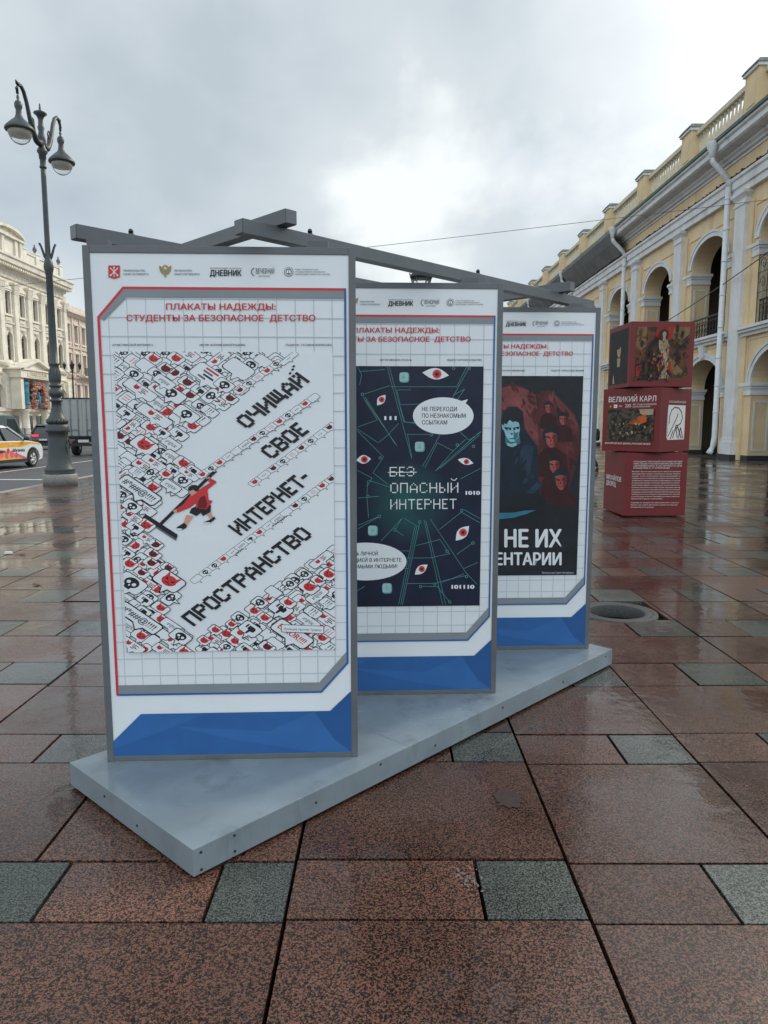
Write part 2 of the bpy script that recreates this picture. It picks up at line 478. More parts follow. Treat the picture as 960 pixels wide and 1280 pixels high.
M['stain'] = mat('dried dark stain', (0.040, 0.024, 0.018), 0.4, var=0.3, scale=30)
M['chalk'] = mat('pale scuff', (0.13, 0.11, 0.10), 0.6, var=0.5, scale=60)
M['seam'] = mat('scuffed metal edge', (0.13, 0.15, 0.165), 0.45, var=0.4, scale=12)
M['hole'] = mat('iron cover with painted reflection', (0.02, 0.006, 0.005), 0.7, var=0.4, scale=14, bump=0.3)  # dark red painted in for the cubes' reflection in standing water
M['ringst'] = mat('concrete manhole ring', (0.05, 0.05, 0.048), 0.6, var=0.25, scale=20, bump=0.4, bscale=60)
M['water'] = glassy('still water', (0.02, 0.015, 0.012), 0.03)
M['balus'] = mat('cream balusters', (0.62, 0.55, 0.42), 0.75, var=0.12, dirt=((0.40, 0.36, 0.28), 1.3, 0.55))
M['wire'] = mat('overhead cable', (0.09, 0.09, 0.095), 0.6)
M['cloth_b'] = mat('black jacket cloth', (0.012, 0.012, 0.014), 0.85)
M['cloth_n'] = mat('navy trouser cloth', (0.02, 0.024, 0.036), 0.85)
M['cloth_r'] = mat('dark red coat cloth', (0.16, 0.03, 0.03), 0.85)
M['cloth_g'] = mat('beige coat cloth', (0.32, 0.26, 0.18), 0.85)
M['skin'] = mat('skin', (0.5, 0.31, 0.22), 0.55)
M['hair'] = mat('dark hair', (0.02, 0.014, 0.01), 0.6)
M['leaf'] = mat('dead brown leaf', (0.12, 0.06, 0.03), 0.7, var=0.4, scale=40)
M['paper'] = mat('crumpled white paper', (0.6, 0.58, 0.54), 0.7, var=0.1)

# ------------------------------------------------------------------ mesh helpers
class MB:
    """collects faces (each with a material) and links them as ONE mesh object"""
    def __init__(self):
        self.v = []; self.f = []; self.m = []; self.s = []; self.t = []
    def face(self, pts, m, smooth=False, tone=0.5):
        i = len(self.v)
        self.v += [tuple(p) for p in pts]
        self.f.append(tuple(range(i, i + len(pts))))
        self.m.append(m); self.s.append(smooth); self.t.append(tone)
    def mesh(self, vs, fs, m, smooth=False):
        i = len(self.v)
        self.v += [tuple(p) for p in vs]
        for f in fs:
            self.f.append(tuple(k + i for k in f)); self.m.append(m); self.s.append(smooth); self.t.append(0.5)
    def box(self, x0, x1, y0, y1, z0, z1, m):
        vs = [(x0, y0, z0), (x1, y0, z0), (x1, y1, z0), (x0, y1, z0), (x0, y0, z1), (x1, y0, z1), (x1, y1, z1), (x0, y1, z1)]
        self.mesh(vs, [(0, 3, 2, 1), (4, 5, 6, 7), (0, 1, 5, 4), (1, 2, 6, 5), (2, 3, 7, 6), (3, 0, 4, 7)], m)
    def frustum(self, r0, z0, r1, z1, m):
        """r = (x0,x1,y0,y1) rectangles at two heights"""
        a, b = r0, r1
        vs = [(a[0], a[2], z0), (a[1], a[2], z0), (a[1], a[3], z0), (a[0], a[3], z0), (b[0], b[2], z1), (b[1], b[2], z1), (b[1], b[3], z1), (b[0], b[3], z1)]
        self.mesh(vs, [(0, 3, 2, 1), (4, 5, 6, 7), (0, 1, 5, 4), (1, 2, 6, 5), (2, 3, 7, 6), (3, 0, 4, 7)], m)
    def lathe(self, prof, m, c=(0, 0, 0), seg=24, rot=None, smooth=True, caps=True):
        vs = []; fs = []
        for r, z in prof:
            for k in range(seg):
                a = 2 * math.pi * k / seg
                p = Vector((r * math.cos(a), r * math.sin(a), z))
                if rot is not None: p = rot @ p
                vs.append((p.x + c[0], p.y + c[1], p.z + c[2]))
        n = len(prof)
        for j in range(n - 1):
            for k in range(seg):
                k2 = (k + 1) % seg
                fs.append((j * seg + k, j * seg + k2, (j + 1) * seg + k2, (j + 1) * seg + k))
        if caps and prof[0][0] > 1e-4: fs.append(tuple(range(seg))[::-1])
        if caps and prof[-1][0] > 1e-4: fs.append(tuple((n - 1) * seg + k for k in range(seg)))
        self.mesh(vs, fs, m, smooth)
    def tube(self, pts, r, m, seg=8, smooth=True):
        pts = [Vector(p) for p in pts]
        rs = r if isinstance(r, (list, tuple)) else [r] * len(pts)
        vs = []; fs = []
        up = Vector((0, 0, 1))
        for i, p in enumerate(pts):
            d = (pts[min(i + 1, len(pts) - 1)] - pts[max(i - 1, 0)]).normalized()
            ref = up if abs(d.z) < 0.95 else Vector((0, 1, 0))
            a = d.cross(ref).normalized(); b = a.cross(d)
            for k in range(seg):
                t = 2 * math.pi * k / seg
                q = p + a * (math.cos(t) * rs[i]) + b * (math.sin(t) * rs[i])
                vs.append(q)
        for i in range(len(pts) - 1):
            for k in range(seg):
                k2 = (k + 1) % seg
                fs.append((i * seg + k, i * seg + k2, (i + 1) * seg + k2, (i + 1) * seg + k))
        fs.append(tuple(range(seg))[::-1])
        fs.append(tuple((len(pts) - 1) * seg + k for k in range(seg)))
        self.mesh(vs, fs, m, smooth)
    def beam(self, p, q, wdt, hgt, m):
        p = Vector(p); q = Vector(q)
        d = (q - p).normalized()
        s = Vector((0, 0, 1)).cross(d).normalized() * (wdt / 2)
        u = d.cross(s).normalized() * (hgt / 2)
        vs = [p - s - u, p + s - u, p + s + u, p - s + u, q - s - u, q + s - u, q + s + u, q - s + u]
        self.mesh(vs, [(0, 1, 2, 3), (7, 6, 5, 4), (0, 4, 5, 1), (1, 5, 6, 2), (2, 6, 7, 3), (3, 7, 4, 0)], m)
    def prism_y(self, prof, y0, y1, m):
        """polygon in (x,z) extruded along y"""
        n = len(prof)
        vs = [(x, y0, z) for x, z in prof] + [(x, y1, z) for x, z in prof]
        fs = [tuple(range(n)), tuple(range(2 * n - 1, n - 1, -1))]
        for i in range(n):
            j = (i + 1) % n
            fs.append((i, i + n, j + n, j))
        self.mesh(vs, fs, m)
    def prism_x(self, prof, x0, x1, m, smooth=False):
        """polygon in (y,z) extruded along x"""
        n = len(prof)
        vs = [(x0, y, z) for y, z in prof] + [(x1, y, z) for y, z in prof]
        fs = [tuple(range(n))[::-1], tuple(range(n, 2 * n))]
        for i in range(n):
            j = (i + 1) % n
            fs.append((i, j, j + n, i + n))
        self.mesh(vs, fs, m, smooth)
    def build(self, name, parent=None, org=(0, 0, 0), tone=False, bevel=0.0, fixn=True, bseg=2):
        me = bpy.data.meshes.new(name)
        ox, oy, oz = org
        me.from_pydata([(a - ox, b - oy, c - oz) for a, b, c in self.v], [], self.f)
        mats = []
        for x in self.m:
            if x not in mats: mats.append(x)
        for x in mats: me.materials.append(M[x])
        idx = {x: i for i, x in enumerate(mats)}
        me.polygons.foreach_set('material_index', [idx[x] for x in self.m])
        me.polygons.foreach_set('use_smooth', self.s)
        if tone:
            at = me.attributes.new('tone', 'FLOAT', 'FACE')
            at.data.foreach_set('value', self.t)
        if fixn or bevel:
            bm = bmesh.new(); bm.from_mesh(me)
            if bevel:
                bmesh.ops.remove_doubles(bm, verts=bm.verts, dist=1e-5)
                bmesh.ops.recalc_face_normals(bm, faces=bm.faces)
                ed = [e for e in bm.edges if len(e.link_faces) == 2 and e.calc_face_angle(0) > 0.5]
                bmesh.ops.bevel(bm, geom=ed, offset=bevel, segments=bseg, affect='EDGES', profile=0.6, clamp_overlap=True)
            else:
                bmesh.ops.recalc_face_normals(bm, faces=bm.faces)
            bm.to_mesh(me); bm.free()
        me.update()
        o = bpy.data.objects.new(name, me)
        COL.objects.link(o)
        if parent is not None: o.parent = parent
        return o

def thing(name, label, cat, loc=(0, 0, 0), rz=0.0, group=None):
    o = bpy.data.objects.new(name, None)
    o.empty_display_size = 0.2
    COL.objects.link(o)
    o.location = loc; o.rotation_euler = (0, 0, rz)
    o['label'] = label; o['category'] = cat
    if group: o['group'] = group
    return o
def empty_part(name, parent, loc=(0, 0, 0), rz=0.0):
    o = bpy.data.objects.new(name, None)
    COL.objects.link(o); o.parent = parent
    o.location = loc; o.rotation_euler = (0, 0, rz)
    return o
def tag(o, label, cat, group=None):
    o['label'] = label; o['category'] = cat
    if group: o['group'] = group
    return o
def struct(o):
    o['kind'] = 'structure'
    return o
def copy_tree(o, parent=None, **kw):
    c = o.copy(); COL.objects.link(c)
    if parent is not None: c.parent = parent
    for ch in list(o.children): copy_tree(ch, c)
    return c
def copy_part(o, parent, dx=0, dy=0, dz=0):
    c = o.copy(); COL.objects.link(c); c.parent = parent
    c.location = (o.location.x + dx, o.location.y + dy, o.location.z + dz)
    for ch in list(o.children): copy_tree(ch, c)
    return c

_txt = {}
def text_polys(s, bold=0.0):
    """letters as flat polygons; x from 0 to width, cap height about 0.7"""
    k = (s, bold)
    if k in _txt: return _txt[k]
    c = bpy.data.curves.new('lettering', 'FONT')
    c.body = s; c.size = 1.0; c.offset = bold; c.resolution_u = 3
    o = bpy.data.objects.new('lettering', c)
    me = bpy.data.meshes.new_from_object(o)
    vs = [(v.co.x, v.co.y) for v in me.vertices]
    x0 = min(x for x, y in vs); x1 = max(x for x, y in vs)
    polys = [[(vs[i][0] - x0, vs[i][1]) for i in p.vertices] for p in me.polygons]
    bpy.data.objects.remove(o); bpy.data.curves.remove(c); bpy.data.meshes.remove(me)
    _txt[k] = (polys, x1 - x0)
    return _txt[k]

def clip_poly(p, r):
    x0, y0, x1, y1 = r
    for ax, lim, sg in ((0, x0, 1), (0, x1, -1), (1, y0, 1), (1, y1, -1)):
        q = []
        for i in range(len(p)):
            a, b = p[i - 1], p[i]
            ia = sg * (a[ax] - lim) >= 0; ib = sg * (b[ax] - lim) >= 0
            if ia != ib:
                t = (lim - a[ax]) / (b[ax] - a[ax])
                q.append((a[0] + t * (b[0] - a[0]), a[1] + t * (b[1] - a[1])))
            if ib: q.append(b)
        p = q
        if len(p) < 3: return None
    return p

def scatter(s, poly, palette, n, l0, l1, ang=None, seed=1):
    """short brush strokes of the palette's inks scattered over a printed area"""
    r = random.Random(seed)
    x0 = min(p[0] for p in poly); x1 = max(p[0] for p in poly); y0 = min(p[1] for p in poly); y1 = max(p[1] for p in poly)
    done = 0; tries = 0
    while done < n and tries < n * 20:
        tries += 1
        x = r.uniform(x0, x1); y = r.uniform(y0, y1)
        inn = False
        for i in range(len(poly)):
            (a, b_), (c, d) = poly[i - 1], poly[i]
            if (b_ > y) != (d > y) and x < (c - a) * (y - b_) / (d - b_) + a: inn = not inn
        if not inn: continue
        done += 1
        l = r.uniform(l0, l1); wd = l * r.uniform(.18, .4); t = (r.uniform(0, math.pi) if ang is None else ang + r.gauss(0, .35))
        ux, uy = math.cos(t) * l / 2, math.sin(t) * l / 2; px, py = -math.sin(t) * wd / 2, math.cos(t) * wd / 2
        s.poly(r.choice(palette), [(x - ux, y - uy), (x - ux * .4 + px, y - uy * .4 + py), (x + ux * .5 + px * .8, y + uy * .5 + py * .8), (x + ux, y + uy), (x + ux * .4 - px, y + uy * .4 - py), (x - ux * .5 - px * .7, y - uy * .5 - py * .7)], up=done % 3 == 0)

class Sheet(MB):
    """flat print: polygons in drawing units, mapped to the sheet's metres, laid in thin ink layers"""
    def __init__(self, fmap, y, step=0.00006, clip=None):
        super().__init__()
        self.fm = fmap; self.y = y; self.step = step; self.k = 0; self.clip = clip
    def poly(self, m, pts, up=True):
        if self.clip:
            pts = clip_poly(list(pts), self.clip)
            if not pts: return
        if up: self.k += 1
        yy = self.y - self.k * self.step
        q = [self.fm(*p) for p in pts]
        a = 0
        for i in range(len(q)):
            a += q[i - 1][0] * q[i][1] - q[i][0] * q[i - 1][1]
        if abs(a) < 1e-11: return
        if a < 0: q = q[::-1]
        self.face([(u, yy, v) for u, v in q], m)
    def line(self, m, pts, wd, closed=False):
        n = len(pts)
        self.k += 1
        k0 = self.k
        for i in range(n if closed else n - 1):
            a, b = pts[i], pts[(i + 1) % n]
            dx, dy = b[0] - a[0], b[1] - a[1]
            l = math.hypot(dx, dy)
            if l < 1e-9: continue
            ux, uy = dx / l * wd / 2, dy / l * wd / 2
            self.k = k0 + 0.5 * (i % 2)
            self.poly(m, [(a[0] - ux * .6 - uy, a[1] - uy * .6 + ux), (b[0] + ux * .6 - uy, b[1] + uy * .6 + ux), (b[0] + ux * .6 + uy, b[1] + uy * .6 - ux), (a[0] - ux * .6 + uy, a[1] - uy * .6 - ux)], up=False)
        self.k = k0 + 0.5
    def ell(self, m, c, ax, ay, n=16):
        self.poly(m, [(c[0] + ax[0] * math.cos(t) + ay[0] * math.sin(t), c[1] + ax[1] * math.cos(t) + ay[1] * math.sin(t)) for t in [2 * math.pi * i / n for i in range(n)]])
    def text(self, m, s, p0, p1, capv, bold=0.0):
        """letters from p0 to p1 along the baseline, capv = vector of one capital's height"""
        polys, wd = text_polys(s)
        ex = ((p1[0] - p0[0]) / wd, (p1[1] - p0[1]) / wd)
        ey = (capv[0] / 0.72, capv[1] / 0.72)
        self.k += 1
        k0 = self.k
        for i, (dx, dy) in enumerate(((0, 0),) if bold <= 0 else ((-bold, 0), (bold, 0), (0, bold * .5), (0, -bold * .5))):
            self.k = k0 + .5 * i
            for p in polys:
                self.poly(m, [(p0[0] + (x + dx) * ex[0] + (y + dy) * ey[0], p0[1] + (x + dx) * ex[1] + (y + dy) * ey[1]) for x, y in p], up=False)
    def pix(self, m, s, p0, p1, capv, fat=0.0):
        cols = []
        for ch in s:
            g = PIX[ch]
            for c in range(len(g[0])): cols.append([row[c] for row in g])
            cols.append(['.'] * 7)
        cols = cols[:-1]
        n = len(cols)
        ex = ((p1[0] - p0[0]) / n, (p1[1] - p0[1]) / n); ey = (capv[0] / 7, capv[1] / 7)
        on = lambda i, j: 0 <= i < n and 0 <= j < 7 and cols[i][j] == '#'
        self.k += 1
        k0 = self.k
        for i in range(n):
            for j in range(7):
                if on(i, j):
                    a0 = i - (0 if on(i - 1, j) else fat); a1 = i + 1 + (0 if on(i + 1, j) else fat)
                    b0 = 6 - j - (0 if on(i, j + 1) else fat); b1 = 7 - j + (0 if on(i, j - 1) else fat)
                    self.k = k0 + 0.5 * ((i + j) % 2)
                    self.poly(m, [(p0[0] + a * ex[0] + b * ey[0], p0[1] + a * ex[1] + b * ey[1]) for a, b in ((a0, b0), (a1, b0), (a1, b1), (a0, b1))], up=False)
        self.k = k0 + 0.5
PIX = {
 'О': ['.###.', '#...#', '#...#', '#...#', '#...#', '#...#', '.###.'],
 'Ч': ['#...#', '#...#', '#...#', '.####', '....#', '....#', '....#'],
 'И': ['#...#', '#...#', '#..##', '#.#.#', '##..#', '#...#', '#...#'],
 'Й': ['#.#.#', '#...#', '#..##', '#.#.#', '##..#', '#...#', '#...#'],
 'Щ': ['#.#.#.', '#.#.#.', '#.#.#.', '#.#.#.', '#.#.#.', '######', '.....#'],
 'А': ['..#..', '.#.#.', '#...#', '#...#', '#####', '#...#', '#...#'],
 'С': ['.###.', '#...#', '#....', '#....', '#....', '#...#', '.###.'],
 'В': ['####.', '#...#', '#...#', '####.', '#...#', '#...#', '####.'],
 'Е': ['####', '#...', '#...', '###.', '#...', '#...', '####'],
 'Н': ['#...#', '#...#', '#...#', '#####', '#...#', '#...#', '#...#'],
 'Т': ['#####', '..#..', '..#..', '..#..', '..#..', '..#..', '..#..'],
 'Р': ['####.', '#...#', '#...#', '####.', '#....', '#....', '#....'],
 'П': ['#####', '#...#', '#...#', '#...#', '#...#', '#...#', '#...#'],
 'Б': ['#####', '#....', '#....', '####.', '#...#', '#...#', '####.'],
 'З': ['.###.', '#...#', '....#', '..##.', '....#', '#...#', '.###.'],
 'Ы': ['#....#', '#....#', '#....#', '###..#', '#..#.#', '#..#.#', '###..#'],
 '-': ['...', '...', '...', '###', '...', '...', '...'],
}

# ================================================================== THE SETTING
# ------------------------------------------------------------------ ground, road, pavement
b = MB(); b.box(-1500, 1500, -300, 2500, -1.2, -0.62, 'asphalt')
struct(b.build('ground'))
b = MB(); b.box(-30.0, -9.02, -40, 260, -0.6, -0.12, 'asphalt')
struct(b.build('road'))
b = MB(); b.box(-38.0, -30.02, -40, 260, -0.6, 0.0, 'kerb')
struct(b.build('far_pavement'))
b = MB()
for y0, y1 in [(-30, 20.3), (23.4, 200)]:
    b.box(-13.76, -13.62, y0, y1, -0.118, -0.1155, 'roadpaint')
b.box(-13.5, -9.6, 22.25, 22.5, -0.118, -0.1150, 'roadpaint')
for k in range(24):
    y = 8 + k * 6.5
    b.box(-17.35, -17.22, y, y + 2.6, -0.118, -0.1155, 'roadpaint')
    b.box(-20.9, -20.78, y, y + 2.6, -0.118, -0.1155, 'roadpaint')
struct(b.build('road_marking'))
b = MB()
y = -6.0
while y < 130:
    l = 1.35
    b.frustum((-9.26, -9.005, y + .006, y + l - .006), -0.6, (-9.24, -9.005, y + .006, y + l - .006), 0.004, 'kerb')
    y += l
struct(b.build('kerb'))

b = MB(); b.box(-9.0, 15.3, -8, 130, -0.6, -0.13, 'joint')
struct(b.build('pavement_bed'))
rows = [(2.219, 2.552, 't'), (2.552, 3.351, 'T'), (3.351, 3.681, 't'), (3.681, 4.378, 'T'), (4.378, 4.805, 't'), (4.805, 5.422, 'T'), (5.422, 5.9, 't'),
        (5.9, 6.527, 'T'), (6.527, 7.027, 't'), (7.027, 7.649, 'T'), (7.649, 8.099, 't'), (8.099, 8.665, 'T'), (8.665, 9.22, 't'), (9.22, 9.716, 'T'),
        (9.716, 10.296, 't'), (10.296, 10.722, 'T'), (10.722, 11.333, 't'), (11.333, 11.956, 'T'), (11.956, 12.499, 't')]
y = 12.499; k = 0
while y < 112:
    d = (0.60, 0.54)[k % 2]
    rows.append((y, y + d, 'Tt'[k % 2])); y += d; k += 1
y = 2.219; k = 0
while y > -6:
    d = (0.78, 0.36)[k % 2]
    rows.append((y - d, y, 'Tt'[k % 2])); y -= d; k += 1
J = [-9.0, -8.32, -7.42, -6.5, -5.62, -4.74, -3.86, -2.99, -2.13, -1.32, -0.335, 0.69, 1.535, 2.445, 3.29, 4.13, 5.02, 5.9, 6.78, 7.67, 8.55, 9.44, 10.32, 11.2, 12.1, 12.97, 13.86, 14.7, 15.3]
rs = random.Random(3)
b = MB()
def slab(x0, x1, y0, y1, m, tone):
    g = 0.0026 + rs.random() * 0.0026
    if y0 > 14: g *= 0.8
    dz = rs.uniform(-0.0025, 0.0025)
    bx = 0.0035
    x0 += g; x1 -= g; y0 += g * .8; y1 -= g * .8
    t1 = rs.uniform(-0.0015, 0.0015); t2 = rs.uniform(-0.0015, 0.0015)
    A = [(x0 + bx, y0 + bx, dz + t1), (x1 - bx, y0 + bx, dz + t2), (x1 - bx, y1 - bx, dz - t1), (x0 + bx, y1 - bx, dz - t2)]
    B = [(x0, y0, -0.09), (x1, y0, -0.09), (x1, y1, -0.09), (x0, y1, -0.09)]
    i = len(b.v)
    b.v += B + A
    for f in ((4, 5, 6, 7), (0, 1, 5, 4), (1, 2, 6, 5), (2, 3, 7, 6), (3, 0, 4, 7)):
        b.f.append(tuple(i + q for q in f)); b.m.append(m); b.s.append(False); b.t.append(tone)
MH = (2.03, 6.16, 0.36)
coloff = [rs.uniform(-0.03, 0.03) for _ in J]
coloff[9] = -0.012; coloff[10] = 0; coloff[11] = -0.022; coloff[12] = 0; coloff[13] = 0
for (y0, y1, kind) in rows:
    i = 0
    while i < len(J) - 1:
        x0, x1 = J[i], J[i + 1]
        o = coloff[i] if y0 > -5 else 0
        a0, a1 = y0 + o, y1 + o
        if y0 == 2.219:          # in this course one grey stone runs past the joint line
            if i == 8: x1 = -1.18
            if i == 9: x0 = -1.18
        near_mh = abs((a0 + a1) / 2 - MH[1]) < 0.9 and x0 - 0.6 < MH[0] < x1 + 0.6
        if kind == 'T':
            if near_mh and a0 < MH[1] < a1 and x0 < MH[0] + .3 and x1 > MH[0] - .3:
                # the manhole sits in this course: cut slabs stop short of its ring
                if x0 < MH[0] - MH[2]: slab(x0, min(x1, MH[0] - MH[2]), a0, a1, 'gr_red', rs.random())
                if x1 > MH[0] + MH[2]: slab(max(x0, MH[0] + MH[2]), x1, a0, a1, 'gr_red', rs.random())
                i += 1; continue
            if rs.random() < 0.14 and i < len(J) - 2 and not near_mh and not (1.5 < y0 < 5 and -2.5 < x0 < 1):
                slab(x0, J[i + 2], a0, a1, 'gr_red', rs.random()); i += 2; continue
            slab(x0, x1, a0, a1, 'gr_red', rs.random())
        else:
            xm = J[i] + (J[i + 1] - J[i]) * (0.5 if i not in (9, 10, 11) else (0.72, 0.66, 0.585)[i - 9] - (0.0, 0.0, 0.0)[i - 9])
            xm += rs.uniform(-0.01, 0.01)
            slab(x0, xm, a0, a1, 'gr_red', rs.random())
            slab(xm, x1, a0, a1, 'gr_grey', rs.uniform(.2, .5))
        i += 1
blz = [0.0046]
def blot(cx, cy, rx, ry, m, n=18, jag=.2):
    blz[0] += 0.00001
    pts = []
    for k in range(n):
        a = 2 * math.pi * k / n; f = 1 + rs.uniform(-jag, jag)
        pts.append((cx + rx * f * math.cos(a), cy + ry * f * math.sin(a), blz[0]))
    b.face(pts, m)
blot(.545, 2.99, .062, .075, 'stain', 26, .22)
for k in range(40):
    blot(.30 + rs.gauss(0, .022), 2.44 + rs.gauss(0, .035), rs.uniform(.002, .006), rs.uniform(.003, .009), 'chalk', 7, .5)
for k in range(70):      # chewing gum and grit trodden into the stone
    x, y = rs.uniform(-6, 7), rs.uniform(1.6, 14)
    r_ = rs.uniform(.006, .018); blot(x, y, r_, r_, rs.choice(('stain', 'stain', 'chalk')), 9, .3)
struct(b.build('pavement', tone=True, fixn=False))

# manhole
mh = thing('manhole', 'round iron manhole with a wide concrete ring, set in the pavement beside the poster stand', 'manhole', (MH[0], MH[1], 0))
b = MB(); b.lathe([(0.235, -0.12), (0.238, -0.004), (0.248, 0.004), (0.285, 0.007), (0.29, 0.003), (0.30, 0.003), (0.305, 0.007), (0.345, 0.005), (0.352, -0.018)], 'ringst', seg=48, caps=False)
b.build('ring', mh)
b = MB(); b.lathe([(0.0, -0.11), (0.12, -0.109), (0.236, -0.106)], 'hole', seg=40)
for k in range(8):
    a = k * math.pi / 4
    b.box(0.15 * math.cos(a) - .012, 0.15 * math.cos(a) + .012, 0.15 * math.sin(a) - .012, 0.15 * math.sin(a) + .012, -0.11, -0.10, 'hole')
b.build('cover', mh)

# ------------------------------------------------------------------ arcade building on the right
def arch_panel(b, xf, depth, y0, y1, z0, z1, yc, hw, zb, zs, rise, m, seg=18, mi=None, back=True):
    """wall panel in the plane x = xf with one opening; depth is signed (towards the inside)"""
    mi = mi or m
    xb = xf + depth
    arc = [(yc - hw * math.cos(math.pi * k / seg), zs + rise * math.sin(math.pi * k / seg)) for k in range(seg + 1)] if rise > 0 else [(yc - hw, zs), (yc + hw, zs)]
    for x in ((xf, xb) if back else (xf,)):
        b.face([(x, y0, z0), (x, yc - hw, z0), (x, yc - hw, z1), (x, y0, z1)], m)
        b.face([(x, yc + hw, z0), (x, y1, z0), (x, y1, z1), (x, yc + hw, z1)], m)
        if zb > z0 + 1e-4:
            b.face([(x, yc - hw, z0), (x, yc + hw, z0), (x, yc + hw, zb), (x, yc - hw, zb)], m)
        for k in range(len(arc) - 1):
            (a, c), (d, e_) = arc[k], arc[k + 1]
            b.face([(x, a, c), (x, d, e_), (x, d, z1), (x, a, z1)], m)
    b.face([(xf, yc - hw, zb), (xb, yc - hw, zb), (xb, yc - hw, zs), (xf, yc - hw, zs)], mi)
    b.face([(xf, yc + hw, zb), (xb, yc + hw, zb), (xb, yc + hw, zs), (xf, yc + hw, zs)], mi)
    if zb > z0 + 1e-4:
        b.face([(xf, yc - hw, zb), (xb, yc - hw, zb), (xb, yc + hw, zb), (xf, yc + hw, zb)], mi)
    for k in range(len(arc) - 1):
        (a, c), (d, e_) = arc[k], arc[k + 1]
        b.face([(xf, a, c), (xf, d, e_), (xb, d, e_), (xb, a, c)], mi, smooth=False)
def arch_band(b, x0, x1, yc, hw, zs, rise, wd, m, seg=20):
    P = [(yc - hw * math.cos(math.pi * k / seg), zs + rise * math.sin(math.pi * k / seg)) for k in range(seg + 1)]
    Q = [(yc - (hw + wd) * math.cos(math.pi * k / seg), zs + (rise + wd) * math.sin(math.pi * k / seg)) for k in range(seg + 1)]
    for k in range(seg):
        p, q, r, s = P[k], P[k + 1], Q[k + 1], Q[k]
        b.face([(x0, *p), (x0, *q), (x0, *r), (x0, *s)], m)
        b.face([(x0, *s), (x0, *r), (x1, *r), (x1, *s)], m)
        b.face([(x0, *p), (x1, *p), (x1, *q), (x0, *q)], m)
    for (p, s) in ((P[0], Q[0]), (P[-1], Q[-1])):
        b.face([(x0, *p), (x0, *s), (x1, *s), (x1, *p)], m)

GO = (15.4, 60.0, 0.0)
gd = thing('arcade_building', 'long yellow and white arcade building with balustraded roof and white downpipes', 'building', GO)
PIT = 6.65; P0 = 32.3 - 2 * PIT; NB = 13
YE = P0 + NB * PIT
HW = 1.92
b = MB()
for k in range(NB):
    ya = P0 + k * PIT; yb = ya + PIT; yc = (ya + yb) / 2
    arch_panel(b, 15.52, .92, ya, yb, 0.0, 5.35, yc, HW, 0.0, 3.32, 1.34, 'yellow')
    arch_panel(b, 15.52, .92, ya, yb, 5.35, 12.9, yc, HW, 5.6, 9.25, 1.12, 'yellow')
b.face([(15.52, P0, 0), (30, P0, 0), (30, P0, 14.4), (15.52, P0, 14.4)], 'yellow')
b.face([(15.52, YE, 0), (30, YE, 0), (30, YE, 14.4), (15.52, YE, 14.4)], 'yellow')
b.build('wall', gd, GO)
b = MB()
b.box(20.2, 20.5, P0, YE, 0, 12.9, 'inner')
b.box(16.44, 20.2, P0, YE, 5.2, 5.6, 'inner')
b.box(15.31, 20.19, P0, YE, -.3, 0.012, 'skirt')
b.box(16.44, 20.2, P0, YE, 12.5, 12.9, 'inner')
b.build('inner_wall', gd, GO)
b = MB(); b.frustum((14.42, 30, P0, YE), 13.86, (15.5, 30, P0, YE), 14.4, 'green'); b.build('roof', gd, GO)
yc0 = P0 + PIT / 2
# one bay's parts, copied along the facade
protos = []
def proto(mb, name, last=False, **k):
    protos.append((mb.build(name, gd, GO, **k), last))
for (zs, rise) in ((3.32, 1.34), (9.25, 1.12)):
    q = MB(); arch_band(q, 15.44, 15.53, yc0, HW + .003, zs, rise, 0.30, 'gwhite')
    arch_band(q, 15.40, 15.45, yc0, HW + .20, zs, rise + .2, 0.10, 'gwhite'); proto(q, 'archivolt')
q = MB(); q.box(15.33, 15.52, P0 + .55, P0 + PIT - .55, 5.30, 5.44, 'gwhite'); q.box(15.20, 15.52, P0 + .55, P0 + PIT - .55, 5.44, 5.56, 'gwhite'); q.box(15.10, 15.515, P0 + .55, P0 + PIT - .55, 5.56, 5.68, 'gwhite'); proto(q, 'string_course')
for z0, z1 in ((9.15, 10.72), (3.4, 5.2)):
    q = MB()
    for sg in (-1, 1): q.box(15.475, 15.519, yc0 + sg * 2.38 - .04, yc0 + sg * 2.38 + .04, z0, z1, 'yellow')
    q.box(15.478, 15.519, yc0 - 2.34, yc0 + 2.34, z1 - .07, z1, 'yellow')
    proto(q, 'spandrel_moulding')
q = MB(); q.frustum((15.36, 15.50, yc0 - .2, yc0 + .2), 4.72, (15.30, 15.50, yc0 - .28, yc0 + .28), 5.30, 'gwhite'); proto(q, 'keystone')
q = MB()
yl, yr = yc0 - HW + .01, yc0 + HW - .01
q.box(15.62, 15.68, yl, yr, 6.68, 6.75, 'iron'); q.box(15.63, 15.67, yl, yr, 5.72, 5.76, 'iron'); q.box(15.63, 15.67, yl, yr, 6.5, 6.53, 'iron')
n = 13
for k in range(n + 1):
    y = yl + (yr - yl) * k / n
    q.box(15.637, 15.663, y - .013, y + .013, 5.6, 6.7, 'iron')
    if k < n:
        ym = y + (yr - yl) / n / 2; d = (yr - yl) / n / 2 - .012
        ring = [(15.65, ym + d * math.cos(t), 6.1 + .36 * math.sin(t)) for t in [2 * math.pi * i / 12 for i in range(13)]]
        q.tube(ring, .011, 'iron', 5)
        q.tube([(15.65, ym + d * .6 * math.cos(t), 6.1 + .13 * math.sin(t)) for t in [2 * math.pi * i / 8 for i in range(9)]], .011, 'iron', 5)
proto(q, 'balcony_railing')
q = MB(); q.box(20.1, 20.19, yc0 - 1.1, yc0 + 1.1, 0.05, 3.3, 'innerd'); q.box(20.06, 20.19, yc0 - .04, yc0 + .04, .05, 3.3, 'winframe'); q.box(20.06, 20.19, yc0 - 1.2, yc0 + 1.2, 3.3, 3.42, 'winframe'); proto(q, 'shop_door')
